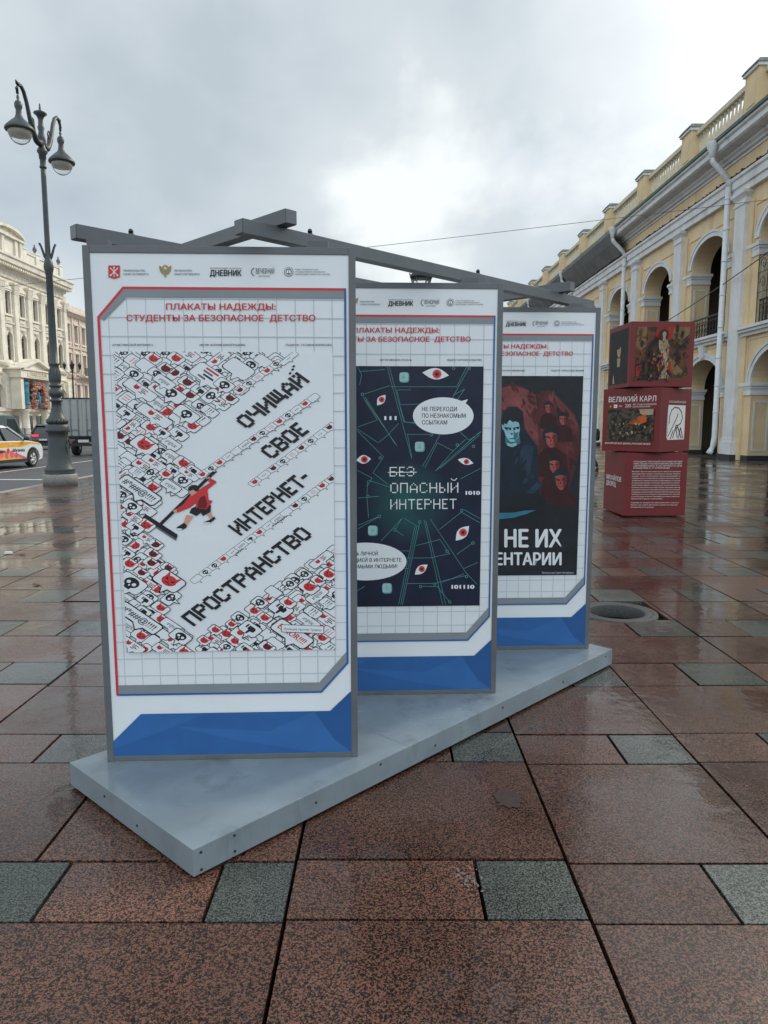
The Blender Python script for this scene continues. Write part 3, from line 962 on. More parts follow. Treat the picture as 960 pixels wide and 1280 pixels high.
q = MB(); q.box(20.1, 20.19, yc0 - 1.0, yc0 + 1.0, 5.8, 9.0, 'innerd'); q.box(20.06, 20.19, yc0 - .04, yc0 + .04, 5.8, 9, 'winframe'); proto(q, 'gallery_door')
# per pier
def pier(y):
    q = MB()
    q.box(15.26, 15.52, y - .46, y + .46, 0.95, 10.86, 'gwhite')
    q.box(15.18, 15.52, y - .54, y + .54, 0.24, 0.80, 'gwhite'); q.box(15.22, 15.52, y - .50, y + .50, 0.80, 0.95, 'gwhite')
    q.box(15.22, 15.52, y - .50, y + .50, 10.86, 10.96, 'gwhite'); q.box(15.25, 15.52, y - .47, y + .47, 10.96, 11.12, 'gwhite')
    q.frustum((15.25, 15.52, y - .47, y + .47), 11.12, (15.13, 15.52, y - .60, y + .60), 11.28, 'gwhite'); q.box(15.11, 15.52, y - .62, y + .62, 11.28, 11.41, 'gwhite')
    proto(q, 'pilaster', True)
    q = MB(); q.box(15.42, 15.52, y - .86, y + .86, 0.0, 10.95, 'yellow'); proto(q, 'pilaster_backing', True)
    pw_ = PIT / 2 - HW
    for z in (2.80, 8.55):
        q = MB()
        q.box(15.46, 16.46, y - pw_ - .05, y + pw_ + .05, z, z + .12, 'gwhite')
        q.box(15.44, 16.48, y - pw_ - .07, y + pw_ + .07, z + .27, z + .38, 'gwhite')
        q.box(15.39, 16.52, y - pw_ - .13, y + pw_ + .13, z + .38, z + .52, 'gwhite')
        q.box(15.465, 16.45, y - pw_ - .03, y + pw_ + .03, z + .12, z + .27, 'gwhite')
        proto(q, 'impost', True)
    for z0, z1 in ((.42, 2.55), (5.95, 8.3)):
        for sgn in (-1, 1):
            q = MB()
            yy = y + sgn * pw_; a, c = sorted((yy - .004 * sgn, yy + sgn * .022))
            x0, x1 = 15.66, 16.33
            for r in ((x0, x1, z0, z0 + .07), (x0, x1, z1 - .07, z1), (x0, x0 + .07, z0 + .07, z1 - .07), (x1 - .07, x1, z0 + .07, z1 - .07)):
                q.box(r[0], r[1], a, c, r[2], r[3], 'gwhite')
            proto(q, 'pier_panel', True)
    q = MB(); q.box(15.49, 16.47, y - pw_ - .03, y + pw_ + .03, 0, .235, 'skirt'); q.box(15.155, 15.49, y - .57, y + .57, 0, .235, 'skirt'); proto(q, 'plinth', True)
    q = MB()
    q.box(15.45, 16.35, y - .58, y + .58, 14.3, 16.25, 'yellow'); q.box(15.36, 16.44, y - .67, y + .67, 16.25, 16.38, 'gwhite')
    q.frustum((15.30, 16.5, y - .73, y + .73), 16.38, (15.45, 16.35, y - .58, y + .58), 16.58, 'capgreen')
    q.box(15.42, 15.455, y - .36, y + .36, 14.9, 16.0, 'yellow')
    proto(q, 'balustrade_post', True)
pier(P0)
q = MB()
ya, yb = P0 + .58, P0 + PIT - .58
q.box(15.72, 16.08, ya, yb, 14.3, 14.78, 'balus'); q.box(15.70, 16.10, ya, yb, 16.0, 16.22, 'balus')
n = 15
for k in range(n):
    y = ya + (yb - ya) * (k + .5) / n
    q.lathe([(.09, 14.78), (.09, 14.84), (.05, 14.9), (.10, 15.2), (.09, 15.35), (.05, 15.7), (.06, 15.9), (.09, 15.93), (.09, 16.0)], 'balus', (15.9, y, 0), 7)
proto(q, 'balustrade')
for o, last in protos:
    for k in range(1, NB + (1 if last else 0)):
        copy_part(o, gd, 0, k * PIT, 0)
# entablature
q = MB(); q.prism_y([(15.30, 11.415), (15.52, 11.415), (15.52, 12.2), (15.14, 12.2), (15.14, 12.08), (15.22, 12.02), (15.22, 11.72), (15.30, 11.70)], P0 - .1, YE, 'gwhite'); q.build('architrave', gd, GO)
q = MB(); q.prism_y([(15.36, 12.203), (15.52, 12.203), (15.52, 12.40), (15.36, 12.40)], P0, YE, 'frieze_d')
r2 = random.Random(5)
y = P0
while y < YE:
    d = r2.uniform(.03, .1); q.box(15.2, 15.36, y, y + d, 12.203, 12.203 + r2.uniform(.05, .19), 'frieze_d'); y += r2.uniform(.12, .5)
q.build('bird_wire_strip', gd, GO)  # dark strip below the frieze with bits of bird wire along it
q = MB(); q.prism_y([(15.34, 12.403), (15.52, 12.403), (15.52, 12.9), (15.34, 12.9)], P0, YE, 'yellow'); q.build('frieze', gd, GO)
q = MB(); q.prism_y([(15.28, 12.903), (15.6, 12.903), (15.6, 13.72), (14.42, 13.72), (14.42, 13.62), (14.52, 13.56), (14.52, 13.36), (14.60, 13.30), (15.02, 13.26), (15.02, 13.16), (15.12, 13.10), (15.16, 13.02), (15.28, 13.0)], P0 - .4, YE, 'gwhite'); q.build('cornice', gd, GO)
q = MB(); q.prism_y([(14.34, 13.723), (15.6, 13.723), (15.6, 13.9), (14.34, 13.855)], P0 - .4, YE, 'green'); q.build('gutter', gd, GO)
# grey netting hung over the cornice of the far bays
for (ya, yb) in ((47.2, 59.9), (60.4, 73.4), (73.9, 104)):
    q = MB()
    ny = 26
    pr = [(14.30, 13.80), (14.28, 13.55), (14.55, 13.05), (14.86, 12.62), (15.10, 12.28)]
    rn = random.Random(int(ya))
    G = [[(x - rn.uniform(0, .06), ya + (yb - ya) * i / ny, z - rn.uniform(0, .05)) for (x, z) in pr] for i in range(ny + 1)]
    for i in range(ny):
        for j in range(len(pr) - 1):
            q.face([G[i][j], G[i + 1][j], G[i + 1][j + 1], G[i][j + 1]], 'net', True)
            q.face([tuple((p[0] + .03, p[1], p[2] + .01)) for p in (G[i][j], G[i][j + 1], G[i + 1][j + 1], G[i + 1][j])], 'net', True)
    q.build('protective_net', gd, GO, fixn=False)
# downpipes
for y in (33.15, 47.0, 60.15, 73.6):
    q = MB()
    q.lathe([(.10, 13.0), (.13, 13.35), (.22, 13.55), (.24, 13.72), (.25, 13.76)], 'zinc', (14.3, y, 0), 14)
    q.tube([(14.30, y, 13.1), (14.36, y, 12.95), (15.02, y, 12.32), (15.10, y, 12.15), (15.10, y, 11.9)], [.115, .12, .125, .125, .125], 'zinc', 14)
    q.tube([(15.10, y, 11.95), (15.10, y, 1.0), (15.06, y - .02, .62), (14.93, y - .05, .35), (14.86, y - .05, .22)], [.122, .122, .13, .135, .14], 'zinc', 14)
    for z in (11.4, 10.1, 8.75, 7.3, 5.9, 4.55, 3.3, 2.1):
        q.lathe([(.135, z - .03), (.142, z), (.135, z + .03)], 'zinc', (15.10, y, 0), 14)
        q.box(15.10, 15.28, y - .02, y + .02, z - .015, z + .015, 'zinc')
    q.build('downpipe', gd, GO)
# wire lattice with festive scrolls in the nearest upper opening
q = MB()
yc = P0 + 1.5 * PIT
for z in (6.95, 7.75, 8.45): q.tube([(15.50, yc - HW, z), (15.50, yc + HW, z + .05)], .016, 'iron', 5)
for k in range(6): q.tube([(15.50, yc - HW + .04 + k * (2 * HW - .08) / 5, 5.7), (15.50, yc - HW + .04 + k * (2 * HW - .08) / 5, 8.46)], .016, 'iron', 5)
for k in range(5):
    y = yc - HW + .4 + k * .75
    for z in (7.35, 8.1):
        q.tube([(15.50, y + .25 * math.cos(t) * (1 - t / 9), z + .28 * math.sin(t) * (1 - t / 9)) for t in [i * .5 for i in range(16)]], .014, 'iron', 5)
q.build('ornamental_lattice', gd, GO)

# ------------------------------------------------------------------ cream palace across the street
LO = (-38.0, 78.0, 0.0)
pal = thing('ornate_building', 'tall ornate cream stone building with pilasters, carved frieze and curved roof gable across the street', 'building', LO)
LP = 2.87; L0 = 74.4 - LP / 2 - 3 * LP; LN = 8; LE = L0 + LN * LP
b = MB()
for k in range(LN):
    ya = L0 + k * LP; yb = ya + LP; yc = (ya + yb) / 2
    arch_panel(b, -38, -.45, ya, yb, 0, 6.6, yc, .88, 3.15, 4.75, .75, 'cream', back=False, seg=12)
    arch_panel(b, -38, -.45, ya, yb, 6.6, 11.6, yc, .56, 7.95, 10.15, .56, 'cream', back=False, seg=12)
    arch_panel(b, -38, -.45, ya, yb, 11.6, 16.0, yc, .50, 12.55, 14.65, 0, 'cream', back=False)
b.box(-58, -38.46, L0, LE, 0, 18.0, 'cream')
b.face([(-38.46, LE, 0), (-38, LE, 0), (-38, LE, 16), (-38.46, LE, 16)], 'cream')
b.face([(-38.46, L0, 0), (-38, L0, 0), (-38, L0, 16), (-38.46, L0, 16)], 'cream')
b.build('wall', pal, LO)
q = MB(); q.box(-58.2, -37.2, L0 - .2, LE + .2, 18.08, 18.2, 'roofgrey'); q.build('roof', pal, LO)
q = MB()
q.prism_y([(-38, 16.0), (-37.9, 16.0), (-37.9, 16.05), (-37.84, 16.05), (-37.84, 16.7), (-38, 16.7)], L0, LE, 'creamrel'); q.build('carved_frieze', pal, LO)
q = MB()
q.prism_y([(-38, 16.703), (-37.80, 16.703), (-37.74, 16.95), (-37.36, 17.2), (-36.95, 17.32), (-36.9, 17.75), (-36.75, 17.85), (-36.75, 18.07), (-38, 18.07)], L0 - .1, LE + .55, 'cream')
y = L0
while y < LE + .4:
    q.box(-37.7, -37.05, y, y + .22, 16.96, 17.17, 'cream'); y += .44
q.build('cornice', pal, LO)
q = MB(); q.prism_y([(-38, 7.3), (-37.75, 7.3), (-37.6, 7.55), (-37.6, 7.75), (-38, 7.75)], L0, LE, 'cream'); q.prism_y([(-38, 11.55), (-37.84, 11.55), (-37.8, 11.72), (-38, 11.72)], L0, LE, 'cream'); q.prism_y([(-38, 2.75), (-37.8, 2.75), (-37.72, 3.06), (-38, 3.06)], L0, LE, 'cream'); q.prism_y([(-38, 6.45), (-37.85, 6.45), (-37.8, 6.62), (-38, 6.62)], L0, LE, 'cream'); q.build('string_courses', pal, LO)
q = MB(); q.box(-38.4, -38.1, L0, LE, 18.2, 19.45, 'cream'); q.box(-38.5, -38.0, L0, LE, 19.45, 19.6, 'cream'); q.build('parapet', pal, LO)
# curved gable on the parapet
q = MB()
gy0, gy1 = 71.9, 77.1; gc = (gy0 + gy1) / 2; gh = (gy1 - gy0) / 2
q.box(-38.3, -37.55, gy0, gy1, 18.2, 19.95, 'cream')
for d in (-gh + .3, gh - .3, -gh + 1.3, gh - 1.3): q.box(-37.55, -37.35, gc + d - .25, gc + d + .25, 18.2, 19.95, 'cream')
arc = [(gc - (gh + .2) * math.cos(math.pi * k / 16), 20.1 + 0.72 * math.sin(math.pi * k / 16)) for k in range(17)]
q.prism_x(arc, -38.3, -37.6, 'creamrel')
for k in range(16):
    (a, c), (d, e_) = arc[k], arc[k + 1]
    q.face([(-37.2, a, c), (-37.2, d, e_), (-37.2, d, e_ + .25), (-37.2, a, c + .25)], 'cream'); q.face([(-37.2, a, c + .25), (-37.2, d, e_ + .25), (-38.4, d, e_ + .25), (-38.4, a, c + .25)], 'roofgrey'); q.face([(-37.2, a, c), (-37.6, a, c), (-37.6, d, e_), (-37.2, d, e_)], 'cream')
q.box(-38.3, -37.2, gy0 - .2, gy1 + .2, 19.93, 20.12, 'cream')
q.build('curved_gable', pal, LO)
yc0 = L0 + LP / 2
protos2 = []
def lwin(z0, z1, hw, rise, name='window'):
    f = MB()
    for y in (yc0 - hw + .05, yc0 + hw - .05, yc0): f.box(-38.28, -38.18, y - .045, y + .045, z0, z1 + rise * .6, 'winframe')
    for z in (z0 + .05, z0 + (z1 - z0) * .62, z1 - .03): f.box(-38.29, -38.19, yc0 - hw, yc0 + hw, z - .045, z + .045, 'winframe')
    o = f.build(name, pal, LO)
    p = MB()
    pts = [(yc0 - hw, z0), (yc0 + hw, z0)] + [(yc0 + hw * math.cos(math.pi * k / 10), z1 + rise * math.sin(math.pi * k / 10)) for k in range(11)] if rise else [(yc0 - hw, z0), (yc0 + hw, z0), (yc0 + hw, z1), (yc0 - hw, z1)]
    p.prism_x(pts, -38.36, -38.33, 'win')
    po = p.build('pane', o, LO)
    protos2.append((o, 0))
lwin(12.55, 14.65, .5, 0)
lwin(7.95, 10.15, .56, .56)
lwin(3.15, 4.75, .88, .75)
q = MB()   # surround of the upper window: frame, sill, small pediment
for s in (-1, 1): q.box(-37.99, -37.86, yc0 + s * .6 - .09, yc0 + s * .6 + .09, 12.5, 14.75, 'cream')
q.box(-37.99, -37.78, yc0 - .8, yc0 + .8, 12.3, 12.5, 'cream'); q.box(-37.99, -37.80, yc0 - .8, yc0 + .8, 14.75, 14.93, 'cream')
q.prism_x([(yc0 - .85, 14.93), (yc0 + .85, 14.93), (yc0 + .5, 15.25), (yc0, 15.42), (yc0 - .5, 15.25)], -37.99, -37.74, 'cream')
q.box(-37.99, -37.9, yc0 - .55, yc0 + .55, 11.85, 12.2, 'creamrel')
protos2.append((q.build('window_surround', pal, LO), 0))
q = MB(); arch_band(q, -37.86, -38.0, yc0, .57, 10.15, .57, .18, 'cream', 12)
for s in (-1, 1): q.box(-37.99, -37.88, yc0 + s * .66 - .09, yc0 + s * .66 + .09, 7.9, 10.15, 'cream')
q.frustum((-38, -37.75, yc0 - .1, yc0 + .1), 10.7, (-38, -37.65, yc0 - .16, yc0 + .16), 11.15, 'creamrel'); q.box(-37.99, -37.9, yc0 - .62, yc0 + .62, 11.15, 11.45, 'creamrel')
protos2.append((q.build('arch_surround', pal, LO), 0))
q = MB(); arch_band(q, -37.84, -38.0, yc0, .89, 4.75, .76, .24, 'cream', 12); q.frustum((-38, -37.72, yc0 - .14, yc0 + .14), 5.5, (-38, -37.6, yc0 - .22, yc0 + .22), 6.2, 'creamrel'); protos2.append((q.build('arch_surround', pal, LO), 0))
q = MB(); q.box(-38.0, -37.93, yc0 - .95, yc0 + .95, .5, 2.35, 'shop'); q.box(-37.93, -37.85, yc0 - .05, yc0 + .05, .5, 2.35, 'winframe'); protos2.append((q.build('shop_window', pal, LO), 0))
q = MB()   # giant pilaster with carved capital
y = L0
q.box(-37.99, -37.72, y - .36, y + .36, 7.76, 14.55, 'cream'); q.box(-37.99, -37.64, y - .44, y + .44, 7.76, 8.25, 'cream')
q.frustum((-37.99, -37.70, y - .38, y + .38), 14.55, (-37.99, -37.52, y - .55, y + .55), 15.5, 'creamrel'); q.box(-37.99, -37.48, y - .6, y + .6, 15.5, 15.72, 'cream')
q.box(-37.99, -37.66, y - .5, y + .5, 3.06, 6.45, 'cream')
for z in (3.5, 4.1, 4.7, 5.3, 5.9): q.box(-37.66, -37.62, y - .5, y + .5, z, z + .5, 'cream')
protos2.append((q.build('pilaster', pal, LO), 1))
q = MB()
q.box(-38.55, -37.95, y - .36, y + .36, 18.2, 19.75, 'cream'); q.box(-38.62, -37.88, y - .43, y + .43, 19.75, 19.9, 'cream')
q.lathe([(.2, 19.9), (.1, 20.05), (.24, 20.3), (.2, 20.5), (.07, 20.7), (.09, 20.8), (0, 20.95)], 'roofgrey', (-38.25, y, 0), 10)
protos2.append((q.build('parapet_post', pal, LO), 1))
for o, e_ in protos2:
    for k in range(1, LN + e_):
        copy_part(o, pal, 0, k * LP, 0)
# entrance portal with pediment, festive dressing in the doorway
q = MB()
for y in (73.75, 80.0): q.box(-38, -36.6, y - .3, y + .3, 3.0, 6.2, 'cream')
q.box(-38, -36.4, 73.2, 80.6, 6.15, 6.95, 'cream')
q.prism_x([(73.0, 6.95), (80.8, 6.95), (76.9, 8.05)], -38, -36.7, 'cream')
q.prism_x([(72.8, 6.95), (73.3, 6.95), (76.9, 7.95), (80.5, 6.95), (81.0, 6.95), (76.9, 8.25)], -38, -36.25, 'cream')
q.box(-38, -36.25, 72.9, 80.9, 6.93, 7.08, 'cream')
q.build('portal', pal, LO)
q = MB(); q.box(-36.40, -36.36, 74.5, 79.3, 6.3, 6.85, 'creamrel')
s = Sheet(lambda u, v: (u, v), 0.0)
po, wd = text_polys('ПАССАЖ')
for p in po:
    pp = [(-36.345, 75.1 + x / wd * 3.6, 6.4 + yy * .5) for x, yy in p]
    q.face(pp, 'p_gold')
q.build('portal_sign', pal, LO)
for y in (74.6, 78.8):
    q = MB(); q.lathe([(.55, 0.0), (.55, .5), (.42, .6), (.38, 1.6), (.34, 2.6), (.5, 2.85), (.55, 3.0)], 'cream', (-36.9, y, 0), 16); q.build('portal_column', pal, LO)
fd = thing('flower_arch', 'arch of pink and peach flowers with a red garland dressing the ornate entrance', 'flower decoration', (-36.6, 77.0, 3.0))
b = MB(); r3 = random.Random(11)
for k in range(520):
    t = r3.uniform(-.25, math.pi + .25); rr = r3.uniform(.85, 1.5)
    y = 77.0 + rr * 1.0 * math.cos(t); z = 4.35 + rr * 0.95 * math.sin(t) - (0.3 if math.sin(t) < 0 else 0)
    if k % 3 == 0: y = 77 + r3.choice((-1, 1)) * r3.uniform(.8, 1.45); z = r3.uniform(3.05, 4.5)
    s_ = r3.uniform(.08, .19); x = -36.5 + r3.uniform(-.2, .25)
    m_ = r3.choice(('fpink', 'fpeach', 'fpink', 'fwhite', 'fred', 'fpeach'))
    b.lathe([(0, z - s_ * .7), (s_, z), (0, z + s_ * .7)], m_, (x, y, 0), 6)
b.build('blossom', fd, (-36.6, 77.0, 3.0))
b = MB(); b.box(-37.0, -36.75, 76.0, 78.0, 3.05, 5.6, 'fred'); b.build('backing', fd, (-36.6, 77.0, 3.0))
b = MB(); b.lathe([(.1, 3.1), (.3, 3.1), (.22, 3.9), (.3, 4.3), (.16, 4.45), (.2, 4.6), (.14, 4.8), (0, 4.85)], 'teal', (-36.6, 77.0, 0), 12); b.build('figure', fd, (-36.6, 77.0, 3.0))
fc = thing('turquoise_column', 'turquoise cloth wrapped column beside the flower arch of the cream building', 'decoration', (-36.9, 74.6, 3.0))
b = MB()
b.lathe([(.5, 3.0), (.55, 3.3), (.42, 3.6), (.5, 3.9), (.44, 4.2), (.52, 4.5), (.45, 4.8), (.5, 5.1), (.46, 5.4), (.55, 5.6), (.3, 5.75), (0, 5.8)], 'teal', (-36.9, 74.6, 0), 18)
b.build('cloth', fc, (-36.9, 74.6, 3.0))
b = MB()
for k in range(60):
    a = r3.uniform(0, 6.3); z = r3.uniform(3.0, 3.7); s_ = r3.uniform(.08, .16)
    b.lathe([(0, z - s_ * .7), (s_, z), (0, z + s_ * .7)], r3.choice(('fpink', 'fpeach', 'fwhite')), (-36.9 + .52 * math.cos(a), 74.6 + .52 * math.sin(a), 0), 6)
b.build('blossom', fc, (-36.9, 74.6, 3.0))

# paler building beyond it
KO = (-38.2, 100.0, 0.0)
pk = thing('pale_building', 'lower pale pink stone building with a balcony, next along from the ornate cream one', 'building', KO)
KP = 2.2; K0 = LE + .25; KN = 12; KE = K0 + KN * KP
b = MB()
for k in range(KN):
    ya = K0 + k * KP; yb = ya + KP; yc = (ya + yb) / 2
    arch_panel(b, -38.2, -.4, ya, yb, 0, 7.2, yc, .5, 3.6, 6.2, 0, 'pinkish', back=False)
    arch_panel(b, -38.2, -.4, ya, yb, 7.2, 11.0, yc, .45, 7.7, 9.9, 0, 'pinkish', back=False)
    arch_panel(b, -38.2, -.4, ya, yb, 11.0, 14.4, yc, .45, 11.4, 13.35, 0, 'pinkish', back=False)
b.box(-58, -38.61, K0, KE, 0, 15.0, 'pinkish')
b.build('wall', pk, KO)
q = MB(); q.prism_y([(-38.2, 14.4), (-38.0, 14.4), (-37.8, 14.65), (-37.5, 14.75), (-37.5, 15.0), (-38.2, 15.0)], K0, KE, 'pinkish'); q.prism_y([(-38.2, 10.6), (-38.05, 10.6), (-38.0, 10.8), (-38.2, 10.8)], K0, KE, 'pinkish'); q.prism_y([(-38.2, 7.0), (-38.0, 7.0), (-37.9, 7.2), (-38.2, 7.2)], K0, KE, 'pinkish'); q.build('cornice', pk, KO)
q = MB(); q.box(-38.5, -38.2, K0, KE, 15.0, 15.75, 'pinkish'); q.build('parapet', pk, KO)
q = MB(); q.box(-58, -37.9, K0, KE, 15.0, 15.003 + .05, 'roofgrey'); q.build('roof', pk, KO)
yc0 = K0 + KP / 2
pr3 = []
for z0, z1 in ((3.6, 6.2), (7.7, 9.9), (11.4, 13.35)):
    f = MB()
    f.box(-38.5, -38.4, yc0 - .04, yc0 + .04, z0, z1, 'winframe'); f.box(-38.5, -38.4, yc0 - .45, yc0 + .45, z0 + (z1 - z0) * .6, z0 + (z1 - z0) * .6 + .08, 'winframe')
    for s in (-1, 1): f.box(-38.19, -38.08, yc0 + s * .56 - .09, yc0 + s * .56 + .09, z0 - .1, z1 + .1, 'pinkish')
    f.box(-38.19, -38.0, yc0 - .75, yc0 + .75, z1 + .1, z1 + .3, 'pinkish'); f.box(-38.19, -38.0, yc0 - .7, yc0 + .7, z0 - .28, z0 - .1, 'pinkish')
    o = f.build('window', pk, KO)
    p = MB(); p.box(-38.56, -38.52, yc0 - .5, yc0 + .5, z0, z1, 'win'); p.build('pane', o, KO)
    pr3.append(o)
q = MB(); q.box(-38.19, -38.06, K0 - .0, K0 + .3, 7.2, 14.4, 'pinkish'); pr3.append(q.build('pilaster', pk, KO))
for o in pr3:
    for k in range(1, KN): copy_part(o, pk, 0, k * KP, 0)
q = MB(); q.box(-38.19, -37.2, 91.0, 95.2, 7.2, 7.38, 'pinkish')
for k in range(22): q.box(-37.27, -37.23, 91.05 + k * .19, 91.09 + k * .19, 7.38, 8.3, 'iron')
q.box(-37.3, -37.2, 91.0, 95.2, 8.3, 8.36, 'iron'); q.build('balcony', pk, KO)
q = MB(); q.box(-38.7, -38.1, K0 + .1, K0 + .9, 15.75, 16.5, 'pinkish'); q.lathe([(.2, 16.5), (.1, 16.7), (.28, 17.0), (.1, 17.4), (0, 17.7)], 'roofgrey', (-38.4, K0 + .5, 0), 10); q.build('corner_turret', pk, KO)

# ================================================================== THE POSTER STAND
SO = (0.06, 3.92, 0.0)
st = thing('poster_stand', 'grey metal stand of three staggered posters on a low platform with crossed beams', 'poster stand', SO)
A_, B_, C_ = (-0.692, 2.425), (-1.43, 3.10), (1.55, 4.75)
D_ = (B_[0] + C_[0] - A_[0], B_[1] + C_[1] - A_[1])
q = MB()
n4 = [A_, C_, D_, B_]
vs = [(x, y, 0.014) for x, y in n4] + [(x, y, 0.12) for x, y in n4]
q.mesh(vs, [(3, 2, 1, 0), (4, 5, 6, 7), (0, 1, 5, 4), (1, 2, 6, 5), (2, 3, 7, 6), (3, 0, 4, 7)], 'plat')
pf = q.build('platform', st, SO, bevel=0.003)
q = MB()
for t in (.36, .70):
    p_ = (A_[0] + (C_[0] - A_[0]) * t, A_[1] + (C_[1] - A_[1]) * t); r_ = (B_[0] + (D_[0] - B_[0]) * t, B_[1] + (D_[1] - B_[1]) * t)
    d_ = Vector((C_[0] - A_[0], C_[1] - A_[1], 0)).normalized() * .0012
    q.mesh([(p_[0] - d_.x, p_[1] - d_.y, .1204), (p_[0] + d_.x, p_[1] + d_.y, .1204), (r_[0] + d_.x, r_[1] + d_.y, .1204), (r_[0] - d_.x, r_[1] - d_.y, .1204)], [(0, 1, 2, 3)], 'seam')
q.build('seam', st, SO)
def ctr(p, f): return tuple(a + (c - a) * f for a, c in zip(p, ((A_[0] + C_[0] + D_[0] + B_[0]) / 4, (A_[1] + C_[1] + D_[1] + B_[1]) / 4)))
q = MB(); vs = [(*ctr(p, .04), -0.004) for p in n4] + [(*ctr(p, .04), 0.014) for p in n4]
q.mesh(vs, [(3, 2, 1, 0), (4, 5, 6, 7), (0, 1, 5, 4), (1, 2, 6, 5), (2, 3, 7, 6), (3, 0, 4, 7)], 'screw'); q.build('foot', st, SO)
# screws and the folded seam round the platform's corner
def on_edge(p, r, t, z, outw=0.0015):
    dx, dy = r[0] - p[0], r[1] - p[1]; l = math.hypot(dx, dy)
    nx, ny = dy / l, -dx / l
    return (p[0] + dx * t + nx * outw, p[1] + dy * t + ny * outw, z), (nx, ny)
first = None
for (p, r, t, z) in [(A_, C_, .010, .098), (A_, C_, .010, .030), (A_, C_, .055, .100), (A_, C_, .055, .036), (A_, C_, .18, .07), (A_, C_, .30, .10), (A_, C_, .42, .06), (A_, C_, .60, .085), (A_, C_, .80, .06), (B_, A_, .60, .055), (B_, A_, .33, .08), (A_, C_, .97, .09)]:
    (x, y, zz), (nx, ny) = on_edge(p, r, t, z)
    if first is None:
        q = MB(); rot = Vector((0, 0, 1)).rotation_difference(Vector((0, -1, 0))).to_matrix()
        q.lathe([(.0055, -.004), (.0055, .001), (.003, .0025), (0, .0025)], 'screw', (0, 0, 0), 10, rot=rot)
        sc = q.build('screw', st); first = sc
    else:
        sc = first.copy(); COL.objects.link(sc)
    sc.parent = pf
    sc.location = (x - SO[0], y - SO[1], zz)
    sc.rotation_euler = (0, 0, math.atan2(ny, nx) + math.pi / 2)

RZ = R(2.4)
BO = [(-1.252, 3.139), (-0.497016, 3.924016), (0.261984, 4.739016)]
HOM = [(0.003166117, -0.0001559475, -0.2952612, -6.462323e-05, -0.00338201, 3.215166, -4.22374e-05, -0.0001244494),
       (0.003957914, -6.190765e-05, -1.416411, -6.462323e-05, -0.004135413, 3.612963, -4.22374e-05, -0.0001244494),
       (0.004779954, 3.263241e-05, -2.556045, -6.462323e-05, -0.004918633, 4.026503, -4.22374e-05, -0.0001244494)]
def drawing(i):
    """drawing units of poster i -> metres on its sheet"""
    a, b_, c, d, e_, f, g, h = HOM[i]
    def fm(x, y):
        w_ = g * x + h * y + 1
        return ((a * x + b_ * y + c) / w_, (d * x + e_ * y + f) / w_)
    return fm
U0, U1, VT = -0.010, 1.128, 2.262
FY = -0.0265
uvm = lambda u, v: (u, v)
panels = []
for i in range(3):
    pn = empty_part('display_panel', st, (BO[i][0] - SO[0], BO[i][1] - SO[1], 0.1205), RZ)
    panels.append(pn)
pn = panels[0]
# frame and printed sheet are shared by the three panels
q = MB()
fw = 0.030
q.box(U0, U0 + fw, -.031, .028, 0, VT, 'steel'); q.box(U1 - fw, U1, -.031, .028, 0, VT, 'steel')
q.box(U0 + fw + .0004, U1 - fw - .0004, -.031, .028, 0, .024, 'steel'); q.box(U0 + fw + .0004, U1 - fw - .0004, -.031, .028, VT - fw, VT, 'steel')
frame = q.build('frame', pn, bevel=0.002)
s = Sheet(uvm, FY)
s.box(U0 + .01, U1 - .01, FY + .0002, .02, .01, VT - .01, 'p_white')
# pale outlined field with grid
field = [(.153, 2.088), (1.083, 2.088), (1.083, .448), (.963, .313), (.049, .313), (.045, 1.969)]
s.poly('p_paper', field)
gx = [.085 + .0785 * k for k in range(13)]
for x in gx: s.line('p_lgrey', [(x, max(.32, .313 + (x - .963) * 1.125)), (x, min(2.07, 1.969 + (x - .045) * 1.1))], .0042)
gz = [.40 + .0785 * k for k in range(22)]
for z in gz: s.line('p_lgrey', [(max(.05, .045 + (z - 1.969) / 1.1), z), (min(1.08, .963 + (z - .313) / 1.125), z)], .0042)
# cut corners back to white, then the thick grey inner band and the coloured outline
s.poly('p_white', [(.03, 1.958), (.03, 2.12), (.155, 2.12), (.155, 2.092)]) if False else None
s.poly('p_grey', [(.153, 2.088), (1.083, 2.088), (1.083, 2.052), (.165, 2.052), (.066, 1.955), (.045, 1.969)])
s.poly('p_grey', [(.049, .313), (.963, .313), (1.083, .448), (1.083, .505), (.955, .358), (.049, .358)])
s.line('p_red', [(.049, .313), (.045, 1.969), (.153, 2.090), (1.083, 2.090)], .011)
s.line('p_blue2', [(1.083, 2.092), (1.083, .448), (.963, .313), (.052, .313)], .009)
# blue footer with faceted planes
s.poly('p_blue', [(.0205, .0245), (.0205, .095), (.149, .222), (1.002, .222), (1.0975, .314), (1.0975, .0245)])
s.poly('p_blue2', [(.0205, .0245), (.0205, .060), (.30, .160), (.60, .085), (.95, .0245)])
s.poly('p_blue3', [(1.0975, .314), (1.0975, .0245), (1.02, .085), (.93, .222), (1.002, .222)])
s.poly('p_blue2', [(.30, .160), (.44, .222), (.93, .222), (.72, .13)])
sheet = s.build('poster', pn, fixn=False)
